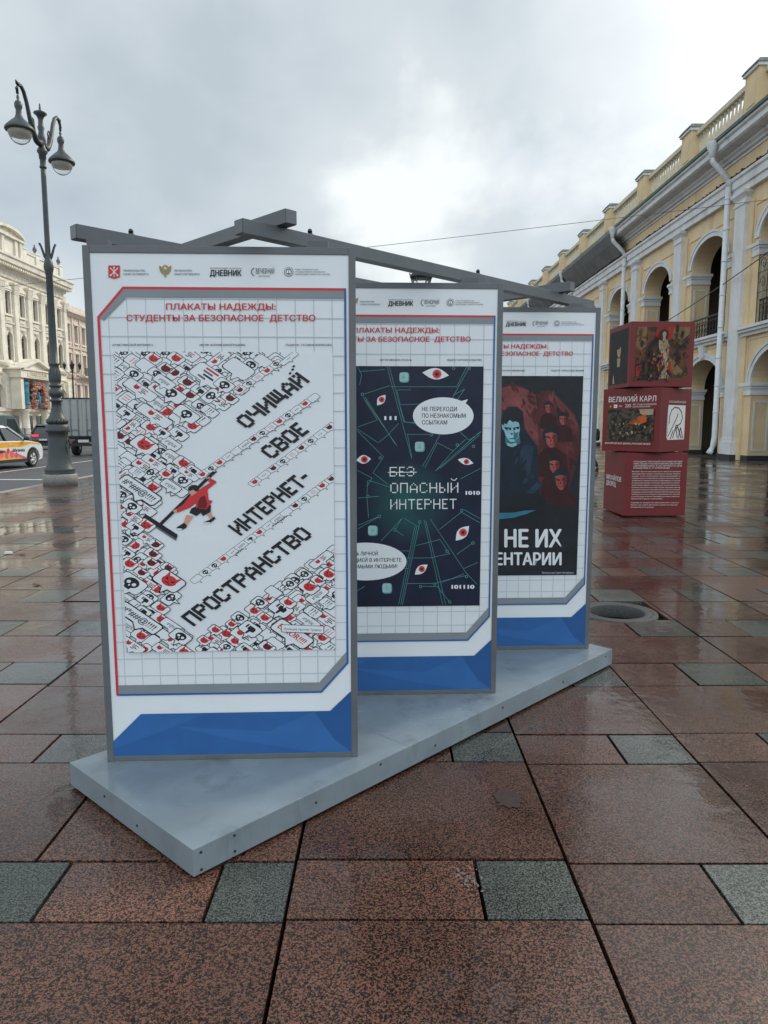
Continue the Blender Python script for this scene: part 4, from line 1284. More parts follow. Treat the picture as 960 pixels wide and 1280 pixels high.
# headings
fm = drawing(0)
s = Sheet(fm, FY - .004)
s.text('p_red', 'ПЛАКАТЫ НАДЕЖДЫ:', (210, 388.6), (345.5, 388.6), (0, -7.6), .022)
s.text('p_red', 'СТУДЕНТЫ ЗА БЕЗОПАСНОЕ  ДЕТСТВО', (161, 402.6), (394.5, 402.6), (0, -7.6), .022)
head = s.build('heading', pn, fixn=False)
def L_new(): return Sheet(fm, FY - .003)
logos = []
s = L_new()
s.poly('p_red', [(138.4, 333.8), (152.6, 333.8), (152.6, 348.2), (145.5, 350.3), (138.4, 348.2)])
for (a, c) in (((141, 346.5), (150, 337)), ((150, 346.5), (141, 337))): s.line('p_white', [a, c], 1.0)
for c in ((141.3, 346), (149.7, 346), (145.5, 336.6)): s.ell('p_white', c, (1.1, 0), (0, 1.1), 8)
s.line('p_white', [(145.5, 348), (145.5, 335)], .7)
s.text('p_mgrey', 'ПРАВИТЕЛЬСТВО', (157, 341.3), (184, 341.3), (0, -2.2), .02); s.text('p_mgrey', 'САНКТ-ПЕТЕРБУРГА', (157, 345.6), (188, 345.6), (0, -2.2), .02)
logos.append(s.build('logo', pn, fixn=False))
s = L_new()
for sg in (-1, 1):
    s.poly('p_gold', [(208.8, 343), (208.8 + sg * 2, 338), (208.8 + sg * 5, 335), (208.8 + sg * 7.6, 334), (208.8 + sg * 7.2, 338), (208.8 + sg * 6, 341.5), (208.8 + sg * 3, 345)])
    s.ell('p_gold', (208.8 + sg * 2.2, 335.5), (1.2, 0), (0, 1.5), 8)
s.poly('p_gold', [(207, 341), (210.6, 341), (210, 347), (208.8, 349.2), (207.6, 347)])
s.ell('p_gold', (208.8, 333.8), (1.2, 0), (0, 1.2), 8)
s.poly('p_teal', [(206.9, 338.5), (210.7, 338.5), (210.7, 342.2), (208.8, 344.6), (206.9, 342.2)])
s.text('p_mgrey', 'ПРОКУРАТУРА', (220, 341.3), (242, 341.3), (0, -2.2), .02); s.text('p_mgrey', 'САНКТ-ПЕТЕРБУРГА', (220, 345.6), (251.5, 345.6), (0, -2.2), .02)
logos.append(s.build('logo', pn, fixn=False))
s = L_new()
s.text('p_ink', 'ДНЕВНИК', (264.2, 346.6), (303, 346.6), (0, -7.2), .035)
s.text('p_mgrey', 'ПЕТЕРБУРГСКИЙ', (264.2, 338), (286, 338), (0, -1.5), .02); s.line('p_mgrey', [(287.5, 337.3), (303, 337.3)], .5)
logos.append(s.build('logo', pn, fixn=False))
s = L_new()
s.line('p_mgrey', [(318.8, 337), (316.4, 338.6), (315.4, 341.6), (316.4, 344.6), (318.8, 346.4)], 1.1)
xs = 321.0
for ch, dy, sz in zip('ВЕЧЕРНИЙ', (0, -.6, .5, -.5, .4, -.4, .3, -.2), (7, 6.4, 7.4, 6.2, 7, 6.6, 7, 6.6)):
    s.text('p_mgrey', ch, (xs, 344.2 + dy), (xs + 2.2, 344.2 + dy), (0, -sz), .01); xs += 2.95
s.text('p_mgrey', 'Санкт-Петербург', (324, 347.6), (339, 347.6), (0, -1.6), .02)
logos.append(s.build('logo', pn, fixn=False))
s = L_new()
s.ell('p_mgrey', (361.6, 341.4), (5.6, 0), (0, 5.8), 24); s.ell('p_white', (361.6, 341.4), (4.9, 0), (0, 5.1), 24); s.ell('p_mgrey', (361.6, 341.4), (3.9, 0), (0, 4.1), 20)
s.poly('p_white', [(359, 343.5), (359, 340.5), (361.6, 338.4), (364.2, 340.5), (364.2, 343.5)]); s.line('p_mgrey', [(361.6, 339), (361.6, 343.4)], .7)
for k_, tx, x1_ in ((0, 'Санкт-Петербургский', 398), (1, 'государственный университет', 407), (2, 'промышленных технологий и дизайна', 413)): s.text('p_mgrey', tx, (369.5, 339.4 + k_ * 2.9), (x1_, 339.4 + k_ * 2.9), (0, -1.5), .015)
logos.append(s.build('logo', pn, fixn=False))
for k in (1, 2):
    for o in [frame, sheet, head] + logos: copy_part(o, panels[k])

# ---------------- poster one: clearing the speech bubbles
ART = (146.0, 441.0, 417.0, 811.0)
class ArtClip: pass
def art_sheet(i, y=FY - .0042, step=0.000008): return Sheet(drawing(i), y, step)
s = Sheet(uvm, FY - .004); s.poly('p_paper', [(.102, .512), (1.028, .512), (1.028, 1.828), (.102, 1.828)]); bk = s
fm0 = drawing(0)
s = art_sheet(0)
def inv_clip(sheet):
    """clip in metres: everything drawn stays inside the picture's rectangle"""
    base = sheet.fm
    def poly(m, pts, up=True, _s=sheet):
        q = clip_poly([base(*p) for p in pts], (.102, .512, 1.028, 1.828))
        if not q: return
        if up: _s.k += 1
        yy = _s.y - _s.k * _s.step
        a = sum(q[j - 1][0] * q[j][1] - q[j][0] * q[j - 1][1] for j in range(len(q)))
        if abs(a) < 1e-9: return
        if a < 0: q = q[::-1]
        _s.face([(u, yy, v) for u, v in q], m)
    sheet.poly = poly
inv_clip(s)
E1 = (.795, -.607); E2 = (.83, .56)
ra = random.Random(21)
def P(c, ex, ey, x, y): return (c[0] + ex[0] * x + ey[0] * y, c[1] + ex[1] * x + ey[1] * y)
def icon(kind, c, ex, ey, r):
    T = lambda x, y: P(c, ex, ey, x * r, y * r)
    V = lambda v, k_: (v[0] * r * k_, v[1] * r * k_)
    if kind == 'devil' or kind == 'devil2':
        col = 'p_red' if kind == 'devil' else 'p_dred'
        for sg in (-1, 1): s.poly(col, [T(sg * .45, .62), T(sg * .95, 1.3), T(sg * .92, .35)])
        s.ell(col, c, V(ex, 1.0), V(ey, .82), 14)
        if r > 2.2:
            for sg in (-1, 1): s.poly('p_ink', [T(sg * .15, .05), T(sg * .65, .4), T(sg * .6, -.02)])
            s.line('p_ink', [T(-.35, -.45), T(0, -.28), T(.35, -.45)], r * .13)
    elif kind == 'skull':
        s.ell('p_ink', T(0, .12), V(ex, 1.0), V(ey, .8), 14); s.poly('p_ink', [T(-.5, -.4), T(.5, -.4), T(.45, -.95), T(-.45, -.95)])
        for sg in (-1, 1): s.ell('p_paper', T(sg * .42, .05), V(ex, .27), V(ey, .27), 8)
        s.ell('p_paper', T(0, -.35), V(ex, .12), V(ey, .15), 6)
    elif kind == 'thumb':
        s.poly('p_ink', [T(-.5, .6), T(.55, .6), T(.85, .3), T(.85, -.3), T(.3, -.4), T(.2, -1.05), T(-.1, -1.1), T(-.15, -.3), T(-.5, -.1)]); s.poly('p_ink', [T(-.95, .65), T(-.65, .65), T(-.65, -.1), T(-.95, -.1)])
    elif kind == 'bang':
        for k_ in (-.6, 0, .6):
            s.poly('p_ink', [T(k_ - .12, .8), T(k_ + .14, .8), T(k_ + .06, -.25), T(k_ - .06, -.25)]); s.ell('p_ink', T(k_, -.6), V(ex, .13), V(ey, .16), 6)
    elif kind == 'rbang':
        for k_ in (-.6, 0, .6): s.line('p_red', [T(k_, .7), T(k_, -.6)], r * .14)
    elif kind == 'bars':
        for k_, (m_, a, c2) in enumerate((('p_red', -.9, .9), ('p_mgrey', -.9, .4), ('p_ink', -.5, .95), ('p_mgrey', -.9, .1))): s.line(m_, [T(a, .75 - k_ * .48), T(c2, .75 - k_ * .48)], r * .26)
    elif kind == 'mix':
        icon('devil', T(-1.0, .1), ex, ey, r * .62); icon('bars', T(.75, .0), ex, ey, r * .75)
    elif kind == 'word': s.text('p_ink', '#*@%!&!', T(-1.4, -.4), T(1.4, -.4), V(ey, .8), .01)
    elif kind == 'dots':
        for k_ in range(3): s.ell('p_ink', T(-.6 + k_ * .6, 0), V(ex, .2), V(ey, .2), 6)
groups = []
def bubble(c, w_, h_, kind, orient=0, lw=.75, ir=None, tail=True):
    ex, ey = (E2, E1) if orient == 0 else (E1, (-E2[0], -E2[1]))
    T = lambda x, y: P(c, ex, ey, x, y)
    a, d, r = w_ / 2, h_ / 2, min(w_, h_) * .2
    pts = [(-a + r, d), (a - r, d), (a - r * .3, d - r * .3), (a, d - r), (a, -d + r), (a - r * .3, -d + r * .3), (a - r, -d)]
    if tail:
        if orient == 0: pts += [(a * .45, -d), (a * .28, -d - h_ * .42), (-a * .05, -d)]
        else: pts += [(a * .1, -d), (-a * .02, -d - h_ * .45), (-a * .25, -d)]
    pts += [(-a + r, -d), (-a + r * .3, -d + r * .3), (-a, -d + r), (-a, d - r), (-a + r * .3, d - r * .3)]
    pp = [T(*p) for p in pts]
    bx = (min(x for x, y in pp) - 1, min(y for x, y in pp) - 1, max(x for x, y in pp) + 1, max(y for x, y in pp) + 1)
    s.k = max([g[4] for g in groups if g[0] < bx[2] and g[2] > bx[0] and g[1] < bx[3] and g[3] > bx[1]], default=0)
    s.poly('p_paper', pp)
    s.line('p_ink', pp, lw, closed=True)
    if kind: icon(kind, c, ex, ey, ir or min(h_ * .42, w_ * .34))
    groups.append((*bx, s.k + (6 if kind is None else 1)))
def inside(p, poly):
    x, y = p; r = False
    for i in range(len(poly)):
        (x1, y1), (x2, y2) = poly[i - 1], poly[i]
        if (y1 > y) != (y2 > y) and x < (x2 - x1) * (y - y1) / (y2 - y1) + x1: r = not r
    return r
PA = [(140, 436), (348, 436), (352, 450), (287, 500), (252, 528), (224, 555), (248, 592), (226, 616), (212, 610), (190, 634), (172, 640), (196, 666), (198, 684), (228, 724), (222, 744), (203, 760), (232, 790), (246, 818), (140, 818)]
PC = [(250, 814), (288, 782), (332, 748), (372, 710), (402, 692), (424, 682), (424, 818), (250, 818)]
kinds = ['skull', 'devil', 'mix', 'thumb', 'bang', 'word', 'devil', 'rbang', 'skull', 'thumb', 'mix', 'devil2', 'devil', None]
spots = []
# two sizes of bubbles on a slanted lattice, drawn from the top of the picture down
for a in range(-14, 40):
    for d in range(-20, 30):
        x = 146 + a * 16.2 * E2[0] + d * 15.4 * E1[0] + ra.uniform(-2.5, 2.5)
        y = 470 + a * 16.2 * E2[1] + d * 15.4 * E1[1] + ra.uniform(-2.5, 2.5)
        if inside((x, y), PA) or inside((x, y), PC): spots.append((x, y))
ra.shuffle(spots)
spots.sort(key=lambda p: p[1] + ra.uniform(-10, 10))
for (x, y) in spots:
    kd = ra.choice(kinds)
    w_ = ra.uniform(16, 24) * (1.35 if kd in ('mix', 'word') else 1)
    h_ = ra.uniform(11.5, 15)
    bubble((x, y), w_, h_, kd, 0 if ra.random() < .85 else 1, lw=.85)
# the large ones the eye picks out
for (c, w_, h_, kd, o, lw) in [((178, 488), 42, 14, 'mix', 0, .8), ((196, 520), 44, 14, 'mix', 0, .8), ((216, 492), 36, 17, 'skull', 0, 1.0), ((235, 518), 30, 16, 'skull', 0, .9),
                              ((262, 470), 40, 22, 'bars', 0, .8), ((282, 482), 22, 15, 'skull', 0, .8), ((300, 462), 34, 20, None, 0, .8), ((330, 452), 20, 13, None, 0, .7),
                              ((161, 517), 20, 12, 'thumb', 0, .7), ((205, 541), 18, 12, 'thumb', 0, .7), ((167, 533), 20, 11, 'mix', 1, .7), ((208, 478), 26, 12, 'word', 0, .7),
                              ((183, 556), 30, 20, 'devil', 0, 1.2), ((195, 578), 30, 11, 'mix', 0, .7), ((210, 592), 15, 11, 'devil', 0, .7), ((174, 590), 18, 11, 'bang', 0, .7),
                              ((216, 607), 24, 12, 'word', 0, .9), ((238, 592), 26, 9, 'mix', 0, .6), ((168, 632), 22, 14, 'skull', 0, 1.0), ((172, 658), 20, 12, 'thumb', 0, .8), ((186, 672), 20, 9, 'mix', 0, .6),
                              ((194, 691), 19, 12, 'devil2', 0, .8), ((165, 703), 18, 14, 'devil', 0, .8), ((192, 702), 18, 12, 'devil2', 0, .8), ((180, 714), 18, 11, 'devil2', 0, .8), ((213, 708), 16, 11, 'devil2', 0, .8),
                              ((167, 727), 34, 22, 'skull', 0, 1.1), ((214, 724), 34, 22, 'devil', 0, 1.3), ((184, 748), 18, 12, 'thumb', 0, .8), ((182, 762), 18, 12, 'thumb', 0, .8), ((228, 793), 24, 16, 'skull', 0, 1.1),
                              ((257, 798), 14, 11, 'devil', 0, .9), ((271, 785), 15, 11, 'devil', 0, .9), ((301, 770), 17, 13, 'skull', 0, 1.0), ((291, 778), 12, 10, 'devil', 0, .8), ((285, 806), 15, 11, 'skull', 0, .9), ((314, 784), 24, 17, 'thumb', 0, 1.1),
                              ((326, 751), 17, 13, 'skull', 0, 1.0), ((332, 770), 16, 12, 'devil', 0, .9), ((343, 738), 18, 12, None, 0, .8), ((352, 759), 26, 18, 'thumb', 0, 1.2), ((363, 728), 16, 12, 'skull', 0, 1.0), ((361, 751), 18, 12, 'devil', 0, .9),
                              ((381, 716), 16, 12, 'skull', 0, 1.0), ((387, 732), 22, 16, 'devil', 0, 1.1), ((398, 724), 16, 10, 'devil', 0, .9), ((392, 763), 20, 13, 'bang', 0, 1.1), ((410, 752), 18, 12, 'bang', 0, .9), ((411, 716), 18, 15, 'devil', 0, 1.1), ((402, 698), 30, 11, 'mix', 1, .9), ((335, 806), 18, 12, 'devil2', 0, .9), ((386, 774), 28, 12, 'word', 0, .8), ((403, 795), 18, 12, 'devil', 0, .9)]:
    bubble(c, w_, h_, kd, o, lw)
for (c, w_) in (((177, 612), 54), ((177, 770), 58)):
    bubble(c, w_, 17, None, 0, 1.5)
    c2 = P(c, E2, E1, -w_ * .42, -3.6)
    s.text('p_ink', '#*##@!!!!', c2, P(c2, E2, E1, w_ * .82, 0), (E1[0] * 8, E1[1] * 8), .02)
bubble((366, 790), 50, 20, None, 0, 1.5)
c2 = P((366, 790), E2, E1, -19, -3.6)
s.text('p_red', 'ERROR!!!!', c2, P(c2, E2, E1, 38, 0), (E1[0] * 8, E1[1] * 8), .03)
c2 = (306, 812); s.text('p_red', 'ERR', c2, P(c2, E2, E1, 16, 0), (E1[0] * 7, E1[1] * 7), .03)
s.k = max(g[4] for g in groups)
s.poly('p_paper', [(353, 778), (405, 780), (405, 789), (353, 787)]); s.line('p_ink', [(353, 778), (405, 780), (405, 789), (398, 789), (401, 794), (394, 788.6), (353, 787)], .6, closed=True)
s.text('p_ink', 'Полиция против Травли', (356, 784.6), (402, 786.2), (0, -2.6), .01)
# rows of small bubbles swept along with the lines of the slogan
def chain(p, q_, kinds_, h=8.6):
    n = len(kinds_)
    for k_, kd in enumerate(kinds_):
        t = (k_ + .5) / n
        c = (p[0] + (q_[0] - p[0]) * t, p[1] + (q_[1] - p[1]) * t)
        L_ = math.hypot(q_[0] - p[0], q_[1] - p[1]) / n
        bubble(c, L_ * (1.0 if kd != 'word' else 1.15), h, kd, 1, .5, ir=h * .4)
chain((296, 492), (352, 452), ['devil2', 'skull', 'rbang', 'devil', 'skull'])
chain((250, 596), (398, 494), ['devil', 'skull', 'devil', 'dots', None, 'word', 'devil2', 'skull', 'rbang', 'devil', 'skull', 'dots', 'devil', None])
chain((314, 606), (418, 530), ['devil', 'dots', 'devil2', 'skull', 'rbang', 'devil2', 'skull', 'dots', 'devil2'])
chain((242, 726), (420, 594), [None, 'skull', 'skull', 'devil', 'dots', 'word', 'thumb', 'devil', 'dots', 'word', None, 'devil2', 'skull', 'rbang', 'devil', 'devil2'])
for p0, p1, tx in (((301, 563), (318, 550.5), 'шорох'), ((343, 657), (361, 644), 'пиарь'), ((296, 693), (306, 685), 'ужас')): s.text('p_ink', tx, p0, p1, (-2.6, -2.0), .01)
for c in ((352, 448, 372, 435),): bubble((362, 449), 24, 7, 'dots', 1, .5)
art = s
# slogan
s.k = max(g[4] for g in groups)
print('layers', s.k)
slog = []
UPV = (-16.0, -11.6)
def word():
    s = art_sheet(0, FY - .0075); inv_clip(s); slog.append(s); return s
s = word(); s.pix('p_ink', 'ОЧИЩАЙ', (311, 536), (387.5, 477.5), (-15.6, -11.4), .2)
for p_ in ((361.5, 467.5), (364.5, 463), (365.8, 459)): s.poly('p_ink', [(p_[0], p_[1]), (p_[0] + 2.6, p_[1] - 2), (p_[0] + 4.2, p_[1] - .4), (p_[0] + 1.6, p_[1] + 1.6)])
s = word(); s.pix('p_ink', 'СВОЕ', (341.5, 573.5), (387, 539.5), UPV, .2)
s = word(); s.pix('p_ink', 'ИНТЕРНЕТ-', (302.5, 668), (391.5, 599), UPV, .2)
s = word(); s.pix('p_ink', 'ПРОСТРАНСТВО', (244.5, 780), (391.5, 668), UPV, .2)
# the boy pushing a squeegee
s = art_sheet(0, FY - .0075); inv_clip(s)
c = lambda x, y: (200 + x / 10.667, 570 + y / 10.667)
def pg(m, *pts): s.poly(m, [c(*p) for p in pts])
pg('p_ink', (745, 175), (780, 200), (50, 910), (10, 890))
s.poly('p_mgrey', [(180, 647), (184, 643.5), (224.5, 668.5), (222, 674.5)])
s.poly('p_ink', [(181, 645.5), (185, 641.5), (224.5, 667), (223, 672.5)])
pg('p_skin', (375, 770), (470, 790), (385, 910), (340, 880))
pg('p_skin', (640, 750), (700, 740), (735, 815), (690, 830))
pg('p_ink', (345, 875), (385, 915), (375, 945), (320, 970), (250, 968), (250, 935), (300, 905))
pg('p_white', (255, 950), (320, 955), (318, 970), (252, 970))
pg('p_ink', (745, 795), (762, 825), (690, 880), (620, 892), (600, 870), (680, 840))
pg('p_white', (605, 872), (690, 872), (690, 885), (620, 893))
pg('p_ink', (500, 660), (700, 640), (695, 735), (595, 790), (565, 745), (510, 790), (415, 745), (440, 690))
pg('p_red', (505, 680), (640, 700), (725, 590), (670, 575), (655, 440), (775, 345), (755, 320), (690, 290), (660, 330), (690, 345), (560, 430), (425, 520), (330, 640), (245, 690), (255, 745), (420, 680), (500, 620))
pg('p_dred', (560, 540), (620, 520), (650, 620), (640, 690), (520, 680), (530, 600))
pg('p_skin', (195, 715), (245, 695), (252, 740), (215, 745))
pg('p_skin', (625, 285), (680, 270), (690, 290), (650, 300))
pg('p_skin', (415, 440), (500, 440), (510, 480), (440, 525), (420, 480))
pg('p_ink', (395, 440), (405, 410), (450, 378), (505, 378), (545, 415), (535, 455), (490, 465), (470, 440), (420, 460))
boy = s
def merge(name, parent, *sheets):
    m_ = MB()
    for x in sheets:
        o = len(m_.v); m_.v += x.v
        m_.f += [tuple(i + o for i in f) for f in x.f]; m_.m += x.m; m_.s += x.s; m_.t += x.t
    return m_.build(name, parent, fixn=False)
merge('artwork', panels[0], bk, art)
for x in slog: merge('slogan_word', panels[0], x)
merge('boy_drawing', panels[0], boy)
s = Sheet(fm0, FY - .0042)
s.text('p_ink', '«ОЧИСТИМ СВОЙ ИНТЕРНЕТ»', (143, 433.3), (194, 433.3), (0, -2.3), .015)
s.text('p_ink', 'АВТОР: КСЕНИЯ ВИНОГРАДОВА', (251, 433.3), (308, 433.3), (0, -2.3), .015)
s.text('p_ink', 'ПЕДАГОГ: ТАТЬЯНА БОРИСОВА', (358, 433.3), (415, 433.3), (0, -2.3), .015)
s.build('caption', panels[0], fixn=False)

# ---------------- poster two: circuit tunnel of eyes
fm1 = drawing(1)
bk = Sheet(uvm, FY - .004); bk.poly('p_circuit', [(.102, .512), (1.028, .512), (1.028, 1.828), (.102, 1.828)])
s = art_sheet(1); inv_clip(s)
K = 4.571
c6 = lambda x, y: (430 + x / K, 350 + y / K)
c7 = lambda x, y: (430 + x / K, 600 + y / K)
def ln(*pts, w_=.45, f=c6, m='p_teal'): s.line(m, [f(*p) for p in pts], w_)
ln((245, 500), (385, 1020)); ln((258, 500), (340, 810), (410, 820)); ln((262, 605), (110, 655)); ln((268, 612), (640, 612)); ln((300, 630), (380, 630)); ln((640, 612), (695, 500)); ln((712, 500), (612, 680)); ln((300, 632), (320, 715), (520, 705)); ln((318, 722), (345, 812), (405, 816))
ln((80, 500), (100, 545), (90, 600)); ln((95, 525), (230, 515)); ln((110, 670), (300, 945)); ln((120, 670), (290, 935)); ln((80, 840), (190, 800), (120, 690)); ln((75, 850), (195, 930), (250, 885), (310, 820)); ln((75, 860), (225, 1010), (165, 1100), (250, 1165)); ln((360, 880), (385, 1010)); ln((360, 882), (500, 882)); ln((445, 1065), (545, 885)); ln((460, 1070), (530, 930), (620, 975), (520, 1090)); ln((520, 1090), (775, 865)); ln((545, 1075), (770, 885)); ln((660, 870), (710, 915), (775, 870)); ln((620, 660), (685, 625), (640, 690)); ln((660, 1135), (775, 1075)); ln((75, 1085), (160, 1130), (130, 1180)); ln((620, 975), (690, 910))
ln((80, 100), (200, 90), f=c7); ln((135, 0), (130, 90), (140, 210), f=c7); ln((80, 255), (210, 200), f=c7); ln((80, 275), (200, 205), f=c7); ln((140, 0), (280, 45), f=c7)
ln((405, 250), (310, 705), f=c7); ln((415, 255), (322, 705), f=c7); ln((430, 235), (332, 705), f=c7); ln((455, 225), (560, 705), f=c7); ln((465, 230), (578, 705), f=c7); ln((490, 220), (690, 520), (755, 590), f=c7); ln((385, 440), (490, 440), (600, 415), f=c7); ln((410, 370), (545, 335), (600, 420), f=c7); ln((360, 585), (520, 585), f=c7); ln((520, 585), (560, 570), (690, 540), f=c7); ln((555, 580), (680, 530), f=c7); ln((430, 600), (530, 602), f=c7); ln((530, 602), (600, 690), f=c7); ln((640, 420), (730, 355), f=c7); ln((680, 500), (760, 465), f=c7); ln((540, 280), (665, 180), (770, 240), f=c7); ln((680, 165), (770, 215), f=c7); ln((330, 215), (290, 280), (340, 315), f=c7); ln((325, 220), (210, 345), f=c7); ln((340, 215), (400, 250), f=c7); ln((320, 400), (375, 400), f=c7); ln((330, 440), (380, 440), f=c7); ln((310, 500), (365, 500), f=c7)
# the same tunnel lines run on to the left of the sheet
for a in ((-160, 520, 60, 640), (-140, 800, 70, 850), (-150, 1000, 60, 1090), (-60, 500, 40, 700)): ln((a[0], a[1]), (a[2], a[3]))
for a in ((-150, 120, 60, 60), (-120, 700, 20, 560), (-60, 705, 120, 600)): ln((a[0], a[1]), (a[2], a[3]), f=c7)
for (x, y, f) in ((105, 655, c6), (205, 1015, c6), (497, 884, c6), (735, 950, c6), (710, 507, c6), (622, 507, c6), (643, 942, c6), (137, 90, c7), (732, 355, c7), (668, 170, c7), (585, 402, c7), (695, 545, c7), (600, 690, c7), (430, 235, c7), (290, 280, c7), (515, 588, c7), (435, 602, c7), (200, 205, c7)):
    p_ = f(x, y); s.ell('p_teal', p_, (1.9, 0), (0, 1.9), 10); s.ell('p_night', p_, (1.3, 0), (0, 1.3), 10)
def eye(f, x, y, w_, h_, rot):
    p_ = f(x, y); w_ /= K; h_ /= K
    cr_, sr = math.cos(R(rot)), math.sin(R(rot))
    T = lambda a, b_: (p_[0] + a * cr_ - b_ * sr, p_[1] + a * sr + b_ * cr_)
    pts = [T(-w_ + 2 * w_ * k_ / 8, -h_ * math.sin(math.pi * k_ / 8)) for k_ in range(9)] + [T(w_ - 2 * w_ * k_ / 8, h_ * .9 * math.sin(math.pi * k_ / 8)) for k_ in range(1, 8)]
    s.poly('p_white', pts)
    r = h_ * .78
    s.ell('p_pink', T(w_ * .1, -h_ * .02), (r, 0), (0, r), 14); s.ell('p_red', T(w_ * .1, 0), (r * .8, 0), (0, r * .8), 14); s.ell('p_ink', T(w_ * .1, 0), (r * .38, 0), (0, r * .38), 10)
eye(c6, 520, 540, 76, 34, 6); eye(c6, 212, 688, 38, 22, -52); eye(c6, 112, 1025, 42, 26, -5); eye(c6, 690, 1036, 46, 20, 14); eye(c7, 672, 300, 56, 30, -48); eye(c7, 438, 506, 46, 24, -38); eye(c6, -90, 760, 50, 28, 20); eye(c7, -80, 120, 46, 26, -20)
for f, x, y, ch in ((c6, 340, 557, 'Б'), (c6, 428, 950, 'Д'), (c7, 162, 283, 'А'), (c7, 243, 610, 'О')):
    p_ = f(x, y); a = 5.7
    for m_, r, dx in (('p_teal', a + .8, .5), ('p_cyan', a, 0)):
        s.poly(m_, [(p_[0] + dx + r * (abs(math.cos(t)) ** .5) * (1 if math.cos(t) > 0 else -1) * .95, p_[1] + dx + r * (abs(math.sin(t)) ** .5) * (1 if math.sin(t) > 0 else -1)) for t in [2 * math.pi * k_ / 24 + .01 for k_ in range(24)]])
    s.text('p_teal', ch, (p_[0] - 1.6, p_[1] + 2), (p_[0] + 1.6, p_[1] + 2), (0, -4), .01)
p_ = c6(563, 777); s.ell('p_white', p_, (172 / K, 0), (0, 105 / K), 40); s.poly('p_white', [c6(640, 700), c6(703, 683), c6(685, 715)])
for k_, (tx, x1_) in enumerate((('НЕ ПЕРЕХОДИ', 640), ('ПО НЕЗНАКОМЫМ', 690), ('ССЫЛКАМ', 585))): s.text('p_ink', tx, c6(443, 750 + k_ * 38), c6(x1_, 750 + k_ * 38), (0, -24 / K), .02)
p_ = c7(125, 460); s.ell('p_white', p_, (230 / K, 0), (0, 107 / K), 40)
for k_, (tx, x0_, x1_) in enumerate((('НЕ ДЕЛИСЬ ЛИЧНОЙ', -45, 192), ('ИНФОРМАЦИЕЙ В ИНТЕРНЕТЕ', -80, 326), ('С НЕЗНАКОМЫМИ ЛЮДЬМИ!', -70, 302))): s.text('p_ink', tx, c7(x0_, 427 + k_ * 37), c7(x1_, 425 + k_ * 36), (0, -21 / K), .02)
for f, tx, x0_, x1_, y in ((c6, '111', 232, 296, 800), (c6, '1010', 692, 770, 1224), (c7, '101110', 612, 738, 614)): s.text('p_white', tx, f(x0_, y), f(x1_, y), (0, -22 / K), .05)
s.pix('p_white', 'БЕЗ', c6(258, 1122), c6(400, 1120), (0, -56 / K), -.16)
s.line('p_white', [c6(250, 1098), c6(412, 1096)], .9)
s.pix('p_white', 'ОПАСНЫИ', c6(262, 1216), c6(650, 1214), (0, -60 / K), -.16)
s.line('p_white', [c6(608, 1133), c6(618, 1142), c6(630, 1142), c6(640, 1131)], .9)
s.pix('p_white', 'ИНТЕРНЕТ', c7(262, 166), c7(640, 163), (0, -60 / K), -.16)
merge('artwork', panels[1], bk, s)
s = Sheet(fm1, FY - .004)
s.text('p_ink', 'АВТОР: МИЛАНА ПУХАЛЬ', (474.5, 451.6), (514, 451.6), (0, -2.0), .015)
s.text('p_ink', 'ПЕДАГОГ: АНТОНИНА КРЫЛОВА', (558, 451.6), (601, 451.6), (0, -2.0), .015)
s.build('caption', panels[1], fixn=False)

# ---------------- poster three: hooded man and the crowd behind him
bk = Sheet(uvm, FY - .004); bk.poly('p_night', [(.102, .512), (1.028, .512), (1.028, 1.828), (.102, 1.828)])
s = art_sheet(2); inv_clip(s)
K8 = 7.385
c8 = lambda x, y: (610 + x / K8, 460 + y / K8)
def p8(m, *pts): s.poly(m, [c8(*p) for p in pts])
def p9(m, *pts): s.poly(m, [(610 + x / K8, 590 + y / K8) for x, y in pts])
p8('p_crowd', (-420, 700), (-380, 420), (-250, 280), (-80, 170), (110, 165), (220, 148), (300, 168), (400, 230), (450, 238), (530, 208), (590, 222), (690, 320), (790, 430), (832, 560), (838, 720), (800, 900), (740, 1120), (690, 1300), (560, 1240), (440, 1180), (-200, 1200))
p8('p_crowd2', (-300, 560), (-250, 330), (-60, 200), (110, 190), (210, 165), (320, 190), (430, 250), (440, 330), (380, 430), (440, 560), (470, 720), (330, 640), (-120, 700))
p8('p_crowd2', (590, 235), (690, 335), (785, 445), (825, 570), (825, 700), (770, 650), (740, 480), (650, 380))
for k_ in range(7):
    x = 470 + k_ * 52; p8('p_night', (x, 0), (x + 22, 0), (x + 10 + k_ * 6, 190 + k_ * 20), (x + 4 + k_ * 6, 190 + k_ * 20)) if k_ % 2 else None
